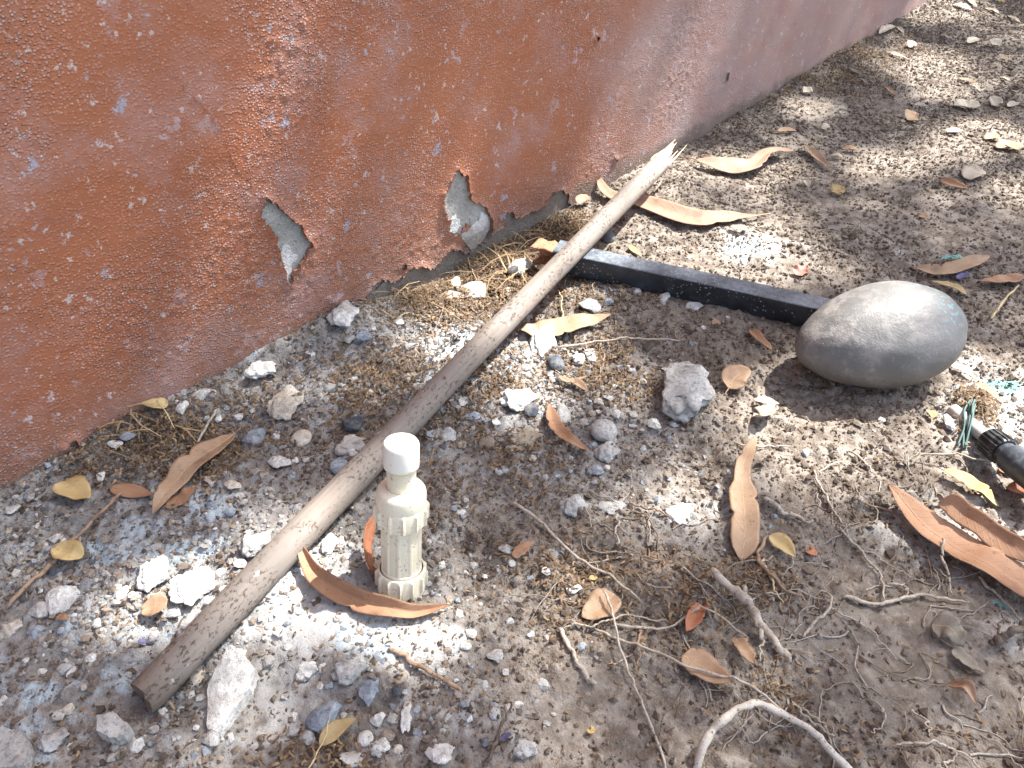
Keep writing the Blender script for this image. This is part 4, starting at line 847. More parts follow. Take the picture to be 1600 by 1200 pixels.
for a in [(985, 576, 20, 15, 'grey'), (968, 573, 10, 11, 'bluish'), (1005, 597, 12, 13, 'white'), (1022, 663, 20, 18, 'white'), (990, 648, 14, 11, 'grey'), (963, 647, 17, 15, 'white'), (989, 665, 16, 10, 'grey'), (950, 622, 18, 14, 'grey'), (912, 660, 15, 12, 'grey'), (1053, 662, 18, 10, 'grey'), (936, 628, 16, 13, 'grey'), (780, 737, 14, 11, 'grey'),
          (790, 734, 12, 12, 'bluish'), (845, 706, 12, 10, 'bluish'), (752, 655, 24, 16, 'bluish'), (775, 660, 14, 12, 'white'), (700, 680, 26, 22, 'grey'), (720, 695, 18, 14, 'brown'), (760, 692, 26, 20, 'brown'), (797, 700, 18, 12, 'grey'), (830, 640, 24, 20, 'dark'), (880, 650, 26, 30, 'grey'), (740, 650, 22, 12, 'bluish'), (995, 455, 13, 11, 'white'),
          (952, 472, 14, 10, 'bluish'), (1000, 445, 12, 8, 'white'), (793, 452, 12, 10, 'white'), (625, 503, 14, 12, 'white'), (640, 540, 22, 14, 'grey'), (545, 530, 20, 12, 'grey'), (500, 620, 12, 14, 'grey'), (515, 605, 20, 15, 'grey'), (580, 612, 14, 12, 'cream'), (655, 605, 26, 20, 'grey'), (640, 590, 24, 18, 'cream'), (395, 640, 12, 12, 'white'), (372, 652, 16, 12, 'white'), (342, 655, 12, 9, 'white'), (325, 656, 18, 10, 'grey'), (366, 638, 16, 12, 'brown'),
          (432, 682, 14, 14, 'white'), (425, 655, 16, 10, 'white'), (395, 740, 24, 14, 'grey'), (412, 742, 16, 12, 'cream'), (445, 700, 18, 10, 'grey'), (460, 720, 14, 12, 'white'), (500, 660, 18, 14, 'grey'), (420, 765, 14, 10, 'white'), (375, 773, 16, 11, 'white'), (350, 738, 14, 10, 'white'), (330, 790, 20, 14, 'bluish'), (360, 800, 18, 14, 'bluish'), (245, 855, 18, 14, 'grey'), (265, 842, 12, 11, 'bluish'), (288, 842, 14, 12, 'brown'), (85, 842, 16, 14, 'grey'),
          (222, 885, 14, 12, 'grey'), (200, 917, 12, 8, 'grey'), (253, 935, 26, 9, 'white'), (345, 895, 28, 16, 'white'), (375, 880, 20, 14, 'white'), (330, 940, 22, 14, 'white'), (350, 920, 20, 12, 'white'), (270, 960, 26, 12, 'grey'), (135, 972, 16, 11, 'white'), (152, 975, 14, 14, 'white'), (95, 985, 12, 9, 'bluish'), (142, 1028, 18, 16, 'white'), (65, 1050, 18, 11, 'white'), (100, 1045, 30, 18, 'grey'), (112, 1050, 12, 16, 'white'), (90, 1118, 24, 16, 'white'), (107, 1108, 16, 16, 'cream'), (5, 1095, 14, 14, 'white'), (172, 1118, 18, 12, 'white'), (200, 1053, 16, 14, 'grey'),
          (240, 995, 18, 20, 'grey'), (185, 995, 20, 12, 'grey'), (285, 1085, 20, 14, 'grey'), (300, 1085, 10, 9, 'white'), (330, 1155, 28, 26, 'grey'), (360, 1155, 14, 18, 'grey'), (255, 1110, 14, 8, 'white'), (240, 1140, 18, 12, 'grey'), (460, 1118, 16, 20, 'white'), (458, 1142, 22, 18, 'grey'), (480, 1150, 26, 26, 'grey'), (515, 1070, 14, 12, 'bluish'), (500, 1072, 12, 12, 'white'), (538, 1118, 12, 10, 'white'), (590, 1125, 26, 20, 'white'), (435, 990, 18, 12, 'white'), (420, 1032, 18, 18, 'grey'), (700, 1120, 14, 12, 'white'), (734, 1122, 10, 12, 'white'),
          (758, 1160, 14, 14, 'dark'), (773, 1115, 20, 18, 'grey'), (772, 1102, 14, 9, 'bluish'), (795, 1106, 12, 12, 'grey'), (810, 1102, 17, 14, 'white'), (757, 1072, 14, 16, 'grey'), (735, 990, 20, 14, 'white'), (728, 1010, 18, 12, 'white'), (797, 970, 14, 11, 'white'), (829, 991, 13, 10, 'white'), (790, 1050, 12, 10, 'grey'), (838, 1098, 12, 9, 'grey'), (780, 890, 10, 14, 'grey'), (790, 858, 24, 16, 'grey'), (830, 905, 14, 10, 'bluish'), (800, 880, 12, 12, 'white'), (720, 800, 16, 12, 'white'), (690, 640, 16, 12, 'bluish'), (505, 895, 16, 12, 'white'), (540, 870, 18, 12, 'white'), (855, 1130, 12, 8, 'grey'), (690, 1050, 14, 12, 'grey'), (620, 1080, 16, 16, 'dark'), (650, 1000, 12, 10, 'white'), (1005, 700, 12, 10, 'grey'), (1028, 780, 12, 10, 'white'), (1100, 512, 10, 7, 'white'), (955, 800, 14, 10, 'grey')]:
    chipk(*a, 's' if a[2] < 16 else 'a')
r = np.random.default_rng(77); cnt = 0; tries = 0
while cnt < 90 and tries < 6000:
    tries += 1; px, py = r.uniform(-40, 1100), r.uniform(480, 1240); q = P(px, py)
    if wdist(q[0], q[1]) < .015 or r.random() > float(RUBBLE(np.array([q[0]]), np.array([q[1]]), .5)[0]) : continue
    if np.linalg.norm(np.cross(np.append(q[:2], 0) - np.append(Np[:2], 0), dirp)) < .02: continue
    if any((q[0] - a) ** 2 + (q[1] - b) ** 2 < (c * 1.0) ** 2 for a, b, c in PLACED): continue
    tone = r.choice(['white', 'grey', 'cream', 'bluish', 'brown'], p=[.36, .3, .1, .16, .08]); w = float(np.clip(r.lognormal(2.25, .32), 6.5, 18))
    chipk(px, py, w, w * r.uniform(.6, .95), tone, 's'); cnt += 1

# ------------------------------------------------------------------ dry leaves
PROF = {'lance': lambda t: (np.sin(np.pi * t ** .85)) ** .75 * (1 - .15 * t), 'ovate': lambda t: np.clip(np.sin(np.pi * t ** .7), 0, 1) ** .6, 'blunt': lambda t: np.clip(np.sin(np.pi * (t * .92 + .06) ** 1.35), 0, 1) ** .5,
        'strip': lambda t: np.clip(np.minimum(t * 5, (1 - t) * 4), 0, 1) ** .6}
def leaf(pts, w, tone, label, kind='lance', fold=.25, lift=(0, 0), roll=(0, 0), ripple=.08, parts=True, stalk=0.0, name='dry_leaf', group=None, cat='leaf', notch=0.0, bend=1.2, wprof=None, bite=True):
    pts = [P(*p) for p in pts]; L0 = sum(np.linalg.norm(np.subtract(pts[i + 1], pts[i])) for i in range(len(pts) - 1))
    n = 44 if L0 > .05 else 16; m = 11 if L0 > .05 else 7
    C = catmull(pts, n); t = np.linspace(0, 1, n); sd = int(abs(pts[0][0] * 9999 + pts[0][1] * 777)) % 1000; rg = np.random.default_rng(sd)
    mid = C[n // 2]; depth = np.linalg.norm(mid - o) * .93; d = mid - o; e = math.atan2(-d[2], math.hypot(d[0], d[1]))
    T = np.gradient(C, axis=0); T[:, 2] = 0; T /= np.linalg.norm(T, axis=1)[:, None]; Nn = np.column_stack((-T[:, 1], T[:, 0], np.zeros(n)))
    f = math.hypot(Nn[n // 2][0], Nn[n // 2][1] * math.sin(e)); hw = .5 * w * (depth / FPX) / f
    pr = np.maximum(PROF[kind](np.clip(t, 0, 1)), .02)
    if wprof: pr = np.maximum(np.interp(t, np.linspace(0, 1, len(wprof)), wprof), .02)
    lf = np.interp(t, np.linspace(0, 1, len(lift)), lift); rl = np.radians(np.interp(t, np.linspace(0, 1, len(roll)), roll))
    g = gh(C[:, 0], C[:, 1]); gsm = np.convolve(np.pad(g, 3, 'edge'), np.ones(7) / 7, 'valid'); base = gsm + .0012 + lf
    u = np.linspace(-1, 1, m); V = np.zeros((n, m, 3)); wv = fbm(t * 6 + sd, t * 0 + 2, 2, 1) - .5; wv2 = fbm(t * 6 + sd, t * 0 + 8, 2, 3) - .5
    up = np.array((0, 0, 1.0))
    bites = [(rg.uniform(.2, .85), rg.choice((-1, 1)), rg.uniform(.012, .03), rg.uniform(.2, .5)) for _ in range(rg.integers(1, 4))] if L0 > .05 and bite else []
    for j, uu in enumerate(u):
        bt = np.ones(n)
        for tb_, sg, ww, dp in bites:
            if uu * sg > 0: bt = bt * (1 - dp * np.exp(-((t - tb_) / ww) ** 2))
        h_ = bt * hw * pr * (1 + .16 * (fbm(t * 8 + sd, np.full(n, float(np.sign(uu)) * 3 + 4), 3, 6) - .5)) * (1 - notch * (fbm(t * 9 + sd, np.full(n, uu * 2), 2, 4)) * abs(uu))
        side = (Nn * np.cos(rl)[:, None] + up * np.sin(rl)[:, None]); top = (-Nn * np.sin(rl)[:, None] + up * np.cos(rl)[:, None])
        rp = ripple * hw * 2.2 * (wv if uu > 0 else wv2) * abs(uu)
        V[:, j] = C + up * (base - C[:, 2])[:, None] + side * (uu * h_)[:, None] + top * (fold * abs(uu) ** bend * h_ + rp)[:, None]
    G = gh(V[:, :, 0], V[:, :, 1]) + .0008; pen = np.maximum(G - V[:, :, 2], 0).max(1); pen = np.maximum(pen, np.convolve(np.pad(pen, 2, 'edge'), np.ones(5) / 5, 'valid')); V[:, :, 2] += np.minimum(pen, .006)[:, None]
    pos = V.reshape(-1, 3).mean(0); pos[2] = V[:, :, 2].min()
    uv = np.stack(np.meshgrid(t, (u + 1) / 2, indexing='ij'), -1).reshape(-1, 2)
    me = mesh_np('blade', V.reshape(-1, 3) - pos, grid_faces(n, m), True, None, uv); mt = M['leaf_' + tone]
    if parts:
        th = thing(name, pos, label, cat, group); b = obj('blade', me, mt, th)
    else:
        th = b = obj(name, me, mt, None, label, cat, group); b.location = pos
    so = b.modifiers.new('thickness', 'SOLIDIFY'); so.thickness = .0004; so.offset = 0
    if parts:
        k = m // 2; mid = V[:, k] - pos; nr = max(.00035, hw * .035)
        obj('midrib', tube_mesh('midrib', mid[: int(n * .93)] + np.array((0, 0, nr * .2)), np.linspace(nr, nr * .3, int(n * .93)), 5), M['twig_brown'] if tone in ('brown', 'red') else M['straw'], th)
        if stalk:
            d0 = (mid[0] - mid[2]); d0 /= np.linalg.norm(d0); e0 = mid[0] + d0 * stalk; e0[2] = max(e0[2], gh1(e0[0] + pos[0], e0[1] + pos[1]) + .001 - pos[2])
            obj('stalk', tube_mesh('stalk', catmull([mid[0], (mid[0] + e0) / 2 + np.array((0, 0, .001)), e0], 6), np.linspace(nr * 1.3, nr * 1.5, 6), 5), M['twig_brown'], th)
    return th
leaf([(372, 690), (345, 712), (300, 742), (268, 778), (241, 812)], 44, 'tan', 'long wavy tan leaf lying across a torn red-brown leaf near the wall', 'lance', .22, (.012, .010, .006, .004), (5, -8), .18, True, .012)
leaf([(175, 769), (205, 774), (246, 784)], 20, 'brown', 'narrow torn orange-brown leaf beside the long wavy tan leaf', 'lance', .15, (.003, .004), (0, 0), .15)
leaf([(262, 800), (285, 785), (310, 770)], 28, 'brown', 'torn red-brown leaf half under the long wavy tan leaf', 'ovate', .1, (.0, .002), (0, 10), .2, notch=.5)
leaf([(106, 768), (122, 780), (148, 796)], 34, 'yellow', 'bright yellow oval leaf on the shaded rubble near the wall', 'ovate', .25, (.008, .008), (-12, -8), .12, True, .010)
leaf([(92, 868), (112, 876), (136, 884)], 27, 'yellow', 'folded tan-yellow leaf resting on the straight thin twig', 'blunt', .45, (.008, .010), (0, 0), .1)
leaf([(272, 655), (255, 658), (232, 660)], 18, 'yellow', 'small yellow-brown leaf in the litter at the wall foot', 'ovate', .2, (.008, .010), (0, 15), .1, True, .005)
leaf([(225, 962), (245, 958), (268, 956)], 26, 'tan', 'short orange-tan leaf lit by the sun beside white slabs', 'blunt', .35, (.006, .010), (15, 10), .05)
leaf([(474, 872), (498, 914), (540, 942), (600, 962), (652, 968), (706, 958)], 32, 'brown', 'long curved folded brown leaf lying in front of the ivory pipe union', 'lance', .75, (.014, .009, .005, .004, .006), (24, 30, 24), .10, True, .006, bend=1.0)
leaf([(592, 842), (578, 868), (580, 900), (600, 926)], 24, 'red', 'curled red-brown leaf strip wrapped behind the pipe union base', 'strip', .3, (.034, .022, .010, .004), (-60, -65, -50), .1)
leaf([(858, 634), (866, 668), (886, 694), (922, 712)], 26, 'brown', 'curved sickle-shaped orange-brown leaf among grey pebbles', 'lance', .35, (.004, .010, .006), (-10, 10), .06)
leaf([(812, 520), (850, 518), (905, 512), (953, 502)], 27, 'tan', 'broad tan leaf with pointed tip beside the pole', 'lance', .2, (.006, .010, .012), (0, 12), .12)
leaf([(1204, 338), (1150, 350), (1080, 352), (1010, 328), (950, 306), (932, 278)], 30, 'pink_tan', 'long pinkish tan leaf passing under the splintered pole end', 'strip', .25, (.006, .007, .010, .006, .02), (-5, -14, 0), .12, True, .004, wprof=[.04, .08, .3, .7, .9, 1, 1, .95, .85, .7, .5, .3, .1])
leaf([(1085, 258), (1130, 265), (1175, 262), (1200, 246), (1238, 240)], 24, 'pink_tan', 'twisted pale tan leaf lying near the splintered pole tip', 'strip', .2, (.012, .012, .016, .012), (12, 14, -20, 25), .12, True, .02, wprof=[.05, .5, .85, 1, 1, .95, .7, .75, .6, .4, .1])
leaf([(1258, 230), (1275, 243), (1298, 258)], 20, 'tan', 'shaded tan leaf beside the twisted pale leaf', 'lance', .4, (.006, .006), (0, 0), .1)
leaf([(1160, 872), (1163, 830), (1158, 775), (1158, 738), (1176, 696)], 44, 'tan', 'upright-pointing broad brown leaf with a strong midrib on bare soil', 'strip', .14, (.002, .008, .014, .018, .016), (4, -5, 10), .10, True, .004, wprof=[.12, .75, .98, 1, 1, .98, .95, .62, .56, .56, .5, .4, .22])
leaf([(1384, 772), (1428, 815), (1482, 856), (1545, 898), (1625, 948)], 54, 'brown', 'largest folded brown leaf with its lower half spread on the soil', 'lance', .32, (.016, .008, .008, .010), (-2, -4, -6), .05, True, wprof=[.1, .55, .8, .95, 1, 1, 1, 1, .9], bend=1.0, bite=False)
leaf([(1455, 806), (1480, 815), (1520, 842), (1570, 876), (1640, 918)], 30, 'brown', 'wide brown leaf half standing behind the largest folded leaf', 'strip', .25, (.020, .022, .020, .020), (48, 44, 40), .06, True, bite=False)
leaf([(1468, 748), (1505, 758), (1535, 776), (1560, 792)], 27, 'yellow', 'yellow pointed leaf close by the black ribbed coupling', 'lance', .3, (.010, .008, .004), (0, -12), .08, True, .014)
leaf([(1202, 836), (1222, 850), (1242, 872)], 30, 'yellow', 'olive-yellow leaf beside the upright brown leaf', 'lance', .35, (.004, .007), (8, 12), .1)
leaf([(958, 938), (938, 958), (908, 972)], 46, 'tan', 'round cupped brown leaf crossed by a thin twig', 'ovate', .28, (.006, .004), (4, 0), .08)
leaf([(1064, 1032), (1095, 1052), (1138, 1078)], 50, 'tan', 'wide tan leaf with a twig lying over it', 'ovate', .25, (.004, .010), (-5, 8), .12, notch=.3)
leaf([(1148, 998), (1160, 1020), (1176, 1046)], 32, 'tan', 'crumpled tan leaf beside the forked grey stick', 'ovate', .4, (.004, .010), (0, 12), .3, notch=.5)
leaf([(1096, 950), (1084, 970), (1068, 1000)], 34, 'red', 'crumpled red-brown leaf under a pale root', 'ovate', .5, (.004, .008), (10, -20), .35, notch=.5)
leaf([(1138, 608), (1148, 596), (1170, 590)], 32, 'tan', 'small rounded tan leaf near the largest concrete lump', 'ovate', .35, (.006, .014), (10, 10), .08, True, .012)
leaf([(892, 594), (903, 600), (918, 613)], 17, 'tan', 'small olive-tan leaf among pebbles with a thin forked stem', 'lance', .5, (.006, .006), (0, 0), .1)
leaf([(872, 592), (890, 597), (918, 588)], 8, 'tan', 'slender curled leaf lying by pebbles', 'lance', .5, (.006, .007), (0, 0), .1, False)
leaf([(802, 872), (815, 862), (832, 852)], 22, 'brown', 'small orange leaf fragment beside the long thin stick', 'ovate', .2, (.003, .007), (0, 15), .1, False, notch=.4)
leaf([(1428, 424), (1465, 428), (1505, 420), (1545, 404)], 11, 'tan', 'long ochre leaf lying behind the egg-shaped stone', 'strip', .45, (.010, .008, .010), (15, 20), .1, True, .012)
leaf([(1600, 430), (1568, 440), (1530, 444)], 13, 'brown', 'brown leaf at the end of the ochre leaf behind the stone', 'lance', .2, (.006, .008), (0, 8), .1, True)
leaf([(1510, 462), (1485, 452), (1452, 444)], 11, 'yellow', 'ochre-green leaf right against the egg-shaped stone', 'lance', .3, (.004, .008), (0, 8), .15, True)
leaf([(1215, 491), (1232, 496), (1252, 503)], 13, 'brown', 'small vivid orange leaf leaning on the black tube', 'lance', .2, (.012, .010, .003), (45, 45), .1, False)
leaf([(1173, 520), (1182, 532), (1206, 548)], 18, 'brown', 'small creased brown leaf on the soil before the tube', 'ovate', .5, (.004, .007), (0, 0), .2, True, .010)
leaf([(1468, 282), (1488, 290), (1512, 298)], 13, 'brown', 'brown leaf curled on edge in the far shade', 'lance', .5, (.006, .006), (20, 20), .1, False)
leaf([(1558, 232), (1575, 228), (1590, 236)], 20, 'tan', 'short tan leaf fragment in the far sunlit patch', 'blunt', .2, (.004, .008), (0, 0), .1, False, notch=.3)
leaf([(1510, 280), (1520, 273), (1534, 272)], 18, 'pale', 'square pale leaf fragment in the far shade', 'blunt', .15, (.004, .008), (0, 0), .1, False)
leaf([(500, 1168), (525, 1150), (560, 1138)], 26, 'yellow', 'ochre leaf with a charred base lying by the slate-blue stone', 'lance', .25, (.006, .012), (0, 20), .1)
leaf([(1480, 1068), (1502, 1082), (1522, 1108)], 17, 'tan', 'lone curled tan leaf on smooth damp mud', 'lance', .75, (.005, .014, .008), (15, 20), .08, True, .008)
leaf([(1484, 574), (1502, 578), (1522, 592)], 15, 'pale', 'cream leaf beside the egg-shaped stone in full sun', 'lance', .3, (.004, .006), (0, 0), .1, False)
leaf([(1518, 608), (1540, 618), (1564, 632)], 14, 'tan', 'slim tan leaf on the teal paint spill', 'lance', .4, (.006, .005), (0, 0), .1, False)
leaf([(590, 470), (606, 455), (624, 439)], 15, 'tan', 'orange-tan leaf propped against the bare strip of wall', 'lance', .4, (.012, .018, .020), (-35, -35), .1, False)
leaf([(1176, 650), (1192, 652), (1210, 640)], 34, 'pale', 'pale curled leaf standing in the sunlit soil', 'ovate', .4, (.004, .010), (-30, -20), .1)
leaf([(1178, 624), (1195, 630), (1216, 636)], 14, 'pale', 'thin pale leaf behind the pale curled leaf', 'lance', .3, (.006, .010), (0, 0), .1, False)
leaf([(1330, 960 + 100), (1345, 1075), (1350, 1090)], 6, 'grey', 'small grey leaf scrap on mud', 'lance', .3, (.002, .002), (0, 0), .1, False)
leaf([(1455, 975), (1480, 985), (1505, 1010)], 46, 'grey', 'crumpled mud-grey leaf on damp soil', 'ovate', .25, (.004, .010, .006), (10, 15), .35, True, notch=.4)
leaf([(1490, 1010), (1510, 1030), (1540, 1052)], 26, 'grey', 'mud-coated leaf scrap close by the crumpled grey leaf', 'ovate', .2, (.003, .004), (0, 0), .35, False, notch=.4)
leaf([(1565, 590 + 140), (1580, 728), (1600, 735)], 14, 'red', 'red-brown leaf edge under the coupling body', 'lance', .2, (.003, .003), (0, 0), .1, False)
leaf([(1575, 757), (1590, 762), (1612, 760)], 18, 'red', 'dark red leaf peeking out beside the yellow leaf', 'lance', .3, (.004, .004), (0, 0), .1, False)
leaf([(905, 318), (912, 312), (922, 312)], 14, 'tan', 'little tan husk at the wall foot behind the pole', 'ovate', .6, (.006, .006), (0, 0), .1, False)
leaf([(983, 388), (990, 394), (998, 402)], 11, 'yellow', 'little yellow leaf scrap behind the black tube', 'ovate', .3, (.003, .003), (0, 0), .1, False)
leaf([(1262, 858), (1268, 862), (1276, 858)], 14, 'red', 'tiny round red-brown leaf on damp soil', 'ovate', .3, (.003, .003), (0, 0), .1, False)
leaf([(1452, 640), (1455, 648), (1456, 656)], 14, 'yellow', 'yellow-tan seed husk near the grey stone by the teal cord', 'ovate', .5, (.004, .006), (0, 0), .1, False)
leaf([(920, 905), (926, 907), (934, 906)], 8, 'yellow', 'tiny orange leaf scrap by the long thin stick', 'ovate', .2, (.002, .003), (0, 0), .1, False)
leaf([(918, 1142), (923, 1146), (929, 1142)], 12, 'yellow', 'tiny yellow seed husk on bare soil', 'ovate', .6, (.002, .003), (0, 0), .1, False)
leaf([(96, 972), (104, 974), (113, 974)], 9, 'brown', 'tiny orange leaf scrap in the shaded rubble', 'ovate', .2, (.003, .003), (0, 0), .1, False)
FARM = [(1150, 367, 'beside the long pinkish tan leaf'), (1240, 240, 'right of the splintered pole tip'), (1330, 120, 'by the foot of the wall stretch coated in dust'), (1400, 90, 'at the sunlit far wall foot'), (1510, 25, 'in the pile of leaf bits farthest along the yard'), (1580, 40, 'past the farthest pile of leaf bits'), (1515, 130, 'around the dark far shade patch'), (1550, 215, 'in the far sunny strip'), (1570, 160, 'on the crumbly edge of the far sunny strip'), (1426, 187, 'on the smooth far shade'), (1312, 295, 'between the shaded tan leaf and the egg-shaped stone'), (1442, 342, 'behind the ochre leaf'), (1262, 150, 'against the far wall foot'), (1118, 510, 'before the black tube')]
def scrap_label(x, y, L, tn):
    return '%s %s leaf scrap %s' % ('long' if L > 25 else 'short', {'pale': 'bleached', 'tan': 'tan', 'yellow': 'yellowish', 'grey': 'greyish'}[tn], min(FARM, key=lambda m: (m[0] - x) ** 2 + (m[1] - y) ** 2)[2])
for x, y, L, w_, a, tn_ in [(1383, 58, 24, 12, -.3, 'pale'), (1403, 57, 14, 8, .5, 'pale'), (1400, 92, 34, 9, .35, 'pale'), (1336, 116, 24, 10, .5, 'grey'), (1350, 130, 16, 7, .8, 'grey'), (1392, 143, 26, 9, .8, 'tan'), (1512, 165, 42, 12, -.05, 'pale'), (1500, 22, 30, 16, .3, 'pale'), (1515, 12, 22, 9, .7, 'pale'), (1548, 24, 24, 9, .5, 'pale'), (1582, 36, 22, 8, .5, 'pale'), (1596, 48, 14, 8, .5, 'pale'), (1475, 62, 16, 6, .4, 'pale'), (1520, 66, 18, 10, -.3, 'pale'), (1570, 97, 24, 9, .3, 'tan'), (1512, 125, 30, 8, .2, 'tan'), (1526, 136, 18, 7, .7, 'pale'), (1572, 122, 20, 7, .5, 'pale'), (1440, 165, 22, 5, .1, 'pale'), (1558, 163, 16, 10, 0, 'pale'), (1584, 162, 20, 8, -.3, 'pale'),
                          (1426, 187, 18, 14, 0, 'tan'), (1312, 295, 20, 14, 0, 'yellow'), (1442, 342, 16, 13, .3, 'tan'), (1308, 242, 20, 9, .3, 'pale'), (1328, 235, 26, 9, .2, 'tan'), (1228, 210, 30, 6, 0, 'tan'), (1262, 146, 16, 8, 0, 'pale'), (1290, 203, 12, 7, 0, 'pale'), (1490, 208, 30, 7, .1, 'pale'), (1550, 215, 22, 7, -.1, 'yellow'), (1262, 283, 12, 14, 1.2, 'pale'), (1155, 367, 34, 9, .2, 'pale'), (1560, 6, 16, 10, .3, 'yellow'), (1118, 510, 14, 10, .2, 'tan'), (1425, 75, 12, 7, 0, 'pale'), (1555, 76, 12, 8, 0, 'pale')]:
    dx, dy = L / 2 * math.cos(a), L / 2 * math.sin(a)
    leaf([(x - dx, y - dy), (x, y - 1), (x + dx, y + dy)], w_ * .8, tn_, scrap_label(x, y, L, tn_), 'lance' if L > 1.6 * w_ else 'ovate', .35, (.004, .006), (10, 5), .15, False, name='leaf_scrap', group='%s leaf scraps on the far soil' % tn_)
# ------------------------------------------------------------------ twigs and roots
def twig(pts, w, mat, label, lift=(0,), wob=.0012, name='twig', taper=.55, seg=8, group=None, cat='twig', parent=None, z0=None):
    C = catmull([P(*p) for p in pts], 40); s = pxs(*pts[len(pts) // 2]); r0 = w * s / 2; sd = int(abs(pts[0][0] * 31 + pts[0][1] * 17)) % 997; rg = np.random.default_rng(sd)
    t = np.linspace(0, 1, 40); C[:, 0] += (fbm(t * 7 + sd, t * 0, 3, 1) - .5) * wob * 6; C[:, 1] += (fbm(t * 7 + sd, t * 0 + 5, 3, 2) - .5) * wob * 6
    g = gh(C[:, 0], C[:, 1]); g = np.maximum(g, np.convolve(np.pad(g, 4, 'edge'), np.ones(9) / 9, 'valid'))
    R = r0 * .78 * (1 - (1 - taper) * t) * (.72 + .56 * fbm(t * 14 + sd, t * 0 + 2, 2, 3)) * np.clip(np.minimum(t, 1 - t) * 14 + .25, .25, 1) ** .6
    C[:, 2] = g + R * .55 + np.interp(t, np.linspace(0, 1, len(lift)), lift)
    pos = C[0].copy() if parent is None else np.array(parent.location)
    me = tube_mesh(name, C, R, seg, pos)
    ob = obj(name, me, M[mat], parent, *((label, cat, group) if parent is None else (None, None, None)))
    if parent is None: ob.location = pos
    return ob
twig([(790, 782), (835, 812), (885, 862), (940, 900), (1000, 948)], 8, 'twig', 'long thin brown stick running diagonally past the union', (.004, .006, .003), name='stick')
twig([(870, 985), (893, 1022), (910, 1055), (927, 1077)], 10, 'twig', 'short straight stick lying alone on the bare soil', (.002, .003), name='stick', taper=.8)
twig([(938, 938), (955, 985), (975, 1035), (990, 1078), (1012, 1130), (1045, 1215)], 6, 'twig', 'long thin twig crossing the round cupped leaf', (.012, .010, .004, .003, .002), name='stick', taper=.8)
twig([(880, 985), (920, 986), (945, 980), (990, 972), (1036, 982)], 5, 'twig_grey', 'thin pale root looping beside the round cupped leaf', (.003, .007, .004), name='root')
twig([(960, 984), (1000, 990), (1045, 986), (1080, 965), (1095, 960), (1130, 978), (1165, 992)], 6, 'twig_grey', 'pale root lying over the crumpled red-brown leaf', (.003, .004, .010, .012, .004), name='root')
twig([(930, 986), (960, 1005), (1010, 1025), (1080, 1060), (1150, 1082), (1215, 1112), (1280, 1145)], 6, 'twig', 'long straight twig lying over the wide tan leaf', (.003, .004, .012, .010, .003), name='root', taper=.8)
twig([(1000, 990), (996, 1015), (998, 1048)], 6, 'twig_brown', 'short brown twig hanging from the pale root', (.003, .003))
st = twig([(1106, 904), (1140, 928), (1165, 950), (1190, 985), (1212, 1012), (1238, 1030)], 17, 'twig_grey', 'forked thick grey stick half sunk in the soil', (.008, .012, .010, .006, -.002), name='forked_stick', taper=1.1, seg=12)
twig([(1158, 928), (1166, 950), (1180, 975), (1192, 1000)], 12, 'twig_grey', '', (.010, .014, .010, .006), name='branch', parent=st, taper=1.0)
twig([(1190, 985), (1193, 1005), (1185, 1032)], 6, 'twig_grey', '', (.008, .002), name='branch', parent=st)
twig([(1085, 1215), (1098, 1178), (1125, 1148), (1160, 1133), (1200, 1134), (1245, 1150), (1290, 1178), (1345, 1215)], 16, 'root_pale', 'thick pale root arching up out of the soil', (-.006, .016, .026, .030, .028, .022, .012, -.004), name='arched_root', taper=.95, seg=12)
twig([(1112, 1140), (1130, 1132), (1150, 1128), (1165, 1133)], 4, 'twig_grey', 'thin rootlet beside the arching root', (.004, .006, .010), name='root')
twig([(1270, 730), (1290, 770), (1312, 800), (1330, 838)], 6, 'twig_grey', 'thin straight pale root on sun-flecked soil', (.003, .003), name='root')
twig([(1312, 822), (1345, 860), (1372, 890), (1385, 935)], 7, 'twig_grey', 'bent pale root running down between damp crumbs', (.003, .003), name='root')
twig([(1340, 850), (1370, 862), (1395, 880), (1430, 900)], 4, 'twig_grey', 'thin side root branching across damp soil', (.002, .003), name='root')
twig([(1320, 930), (1370, 938), (1400, 936), (1430, 928), (1470, 936), (1515, 942)], 9, 'twig', 'knotted horizontal root across the damp mud', (.002, .004, .003), name='root')
twig([(1253, 990), (1275, 974), (1295, 950), (1296, 930), (1282, 922)], 7, 'twig_grey', 'hooked pale root on the damp mud', (.003, .006, .006), name='root')
twig([(1296, 948), (1340, 965), (1375, 985), (1405, 1020)], 5, 'twig', 'thin root trailing from the hooked root', (.003, .002), name='root')
twig([(870, 543), (930, 538), (1000, 535), (1062, 534)], 5, 'twig', 'straight thin straw-coloured stick beside the tan leaf', (.006, .008), name='stick', wob=.0005, taper=.7)
twig([(15, 955), (80, 892), (140, 838), (197, 782)], 8, 'twig_brown', 'straight grey-brown twig under the folded tan-yellow leaf', (.003, .006, .006), name='stick', wob=.0006, taper=.9)
twig([(308, 706), (328, 680), (346, 658)], 5, 'twig', 'short straight twig behind the long wavy tan leaf', (.004, .010), name='stick', wob=.0004, taper=.9)
twig([(612, 1022), (645, 1042), (685, 1062), (722, 1092)], 11, 'twig_brown', 'smooth brown stick half buried in the cement crust', (.001, .004, .003), name='stick', taper=.8)
twig([(1420, 725), (1440, 718), (1500, 722), (1550, 728), (1600, 742)], 5, 'twig_grey', 'pale arched twig before the black ribbed coupling', (.003, .010, .014, .020), name='stick')
twig([(984, 780), (1015, 792), (1050, 806)], 6, 'twig_brown', 'short brown twig by the white mortar clump', (.003, .004))
twig([(962, 800), (963, 825), (962, 855)], 6, 'twig', 'short twig pointing away close by the flat slab', (.003, .003))
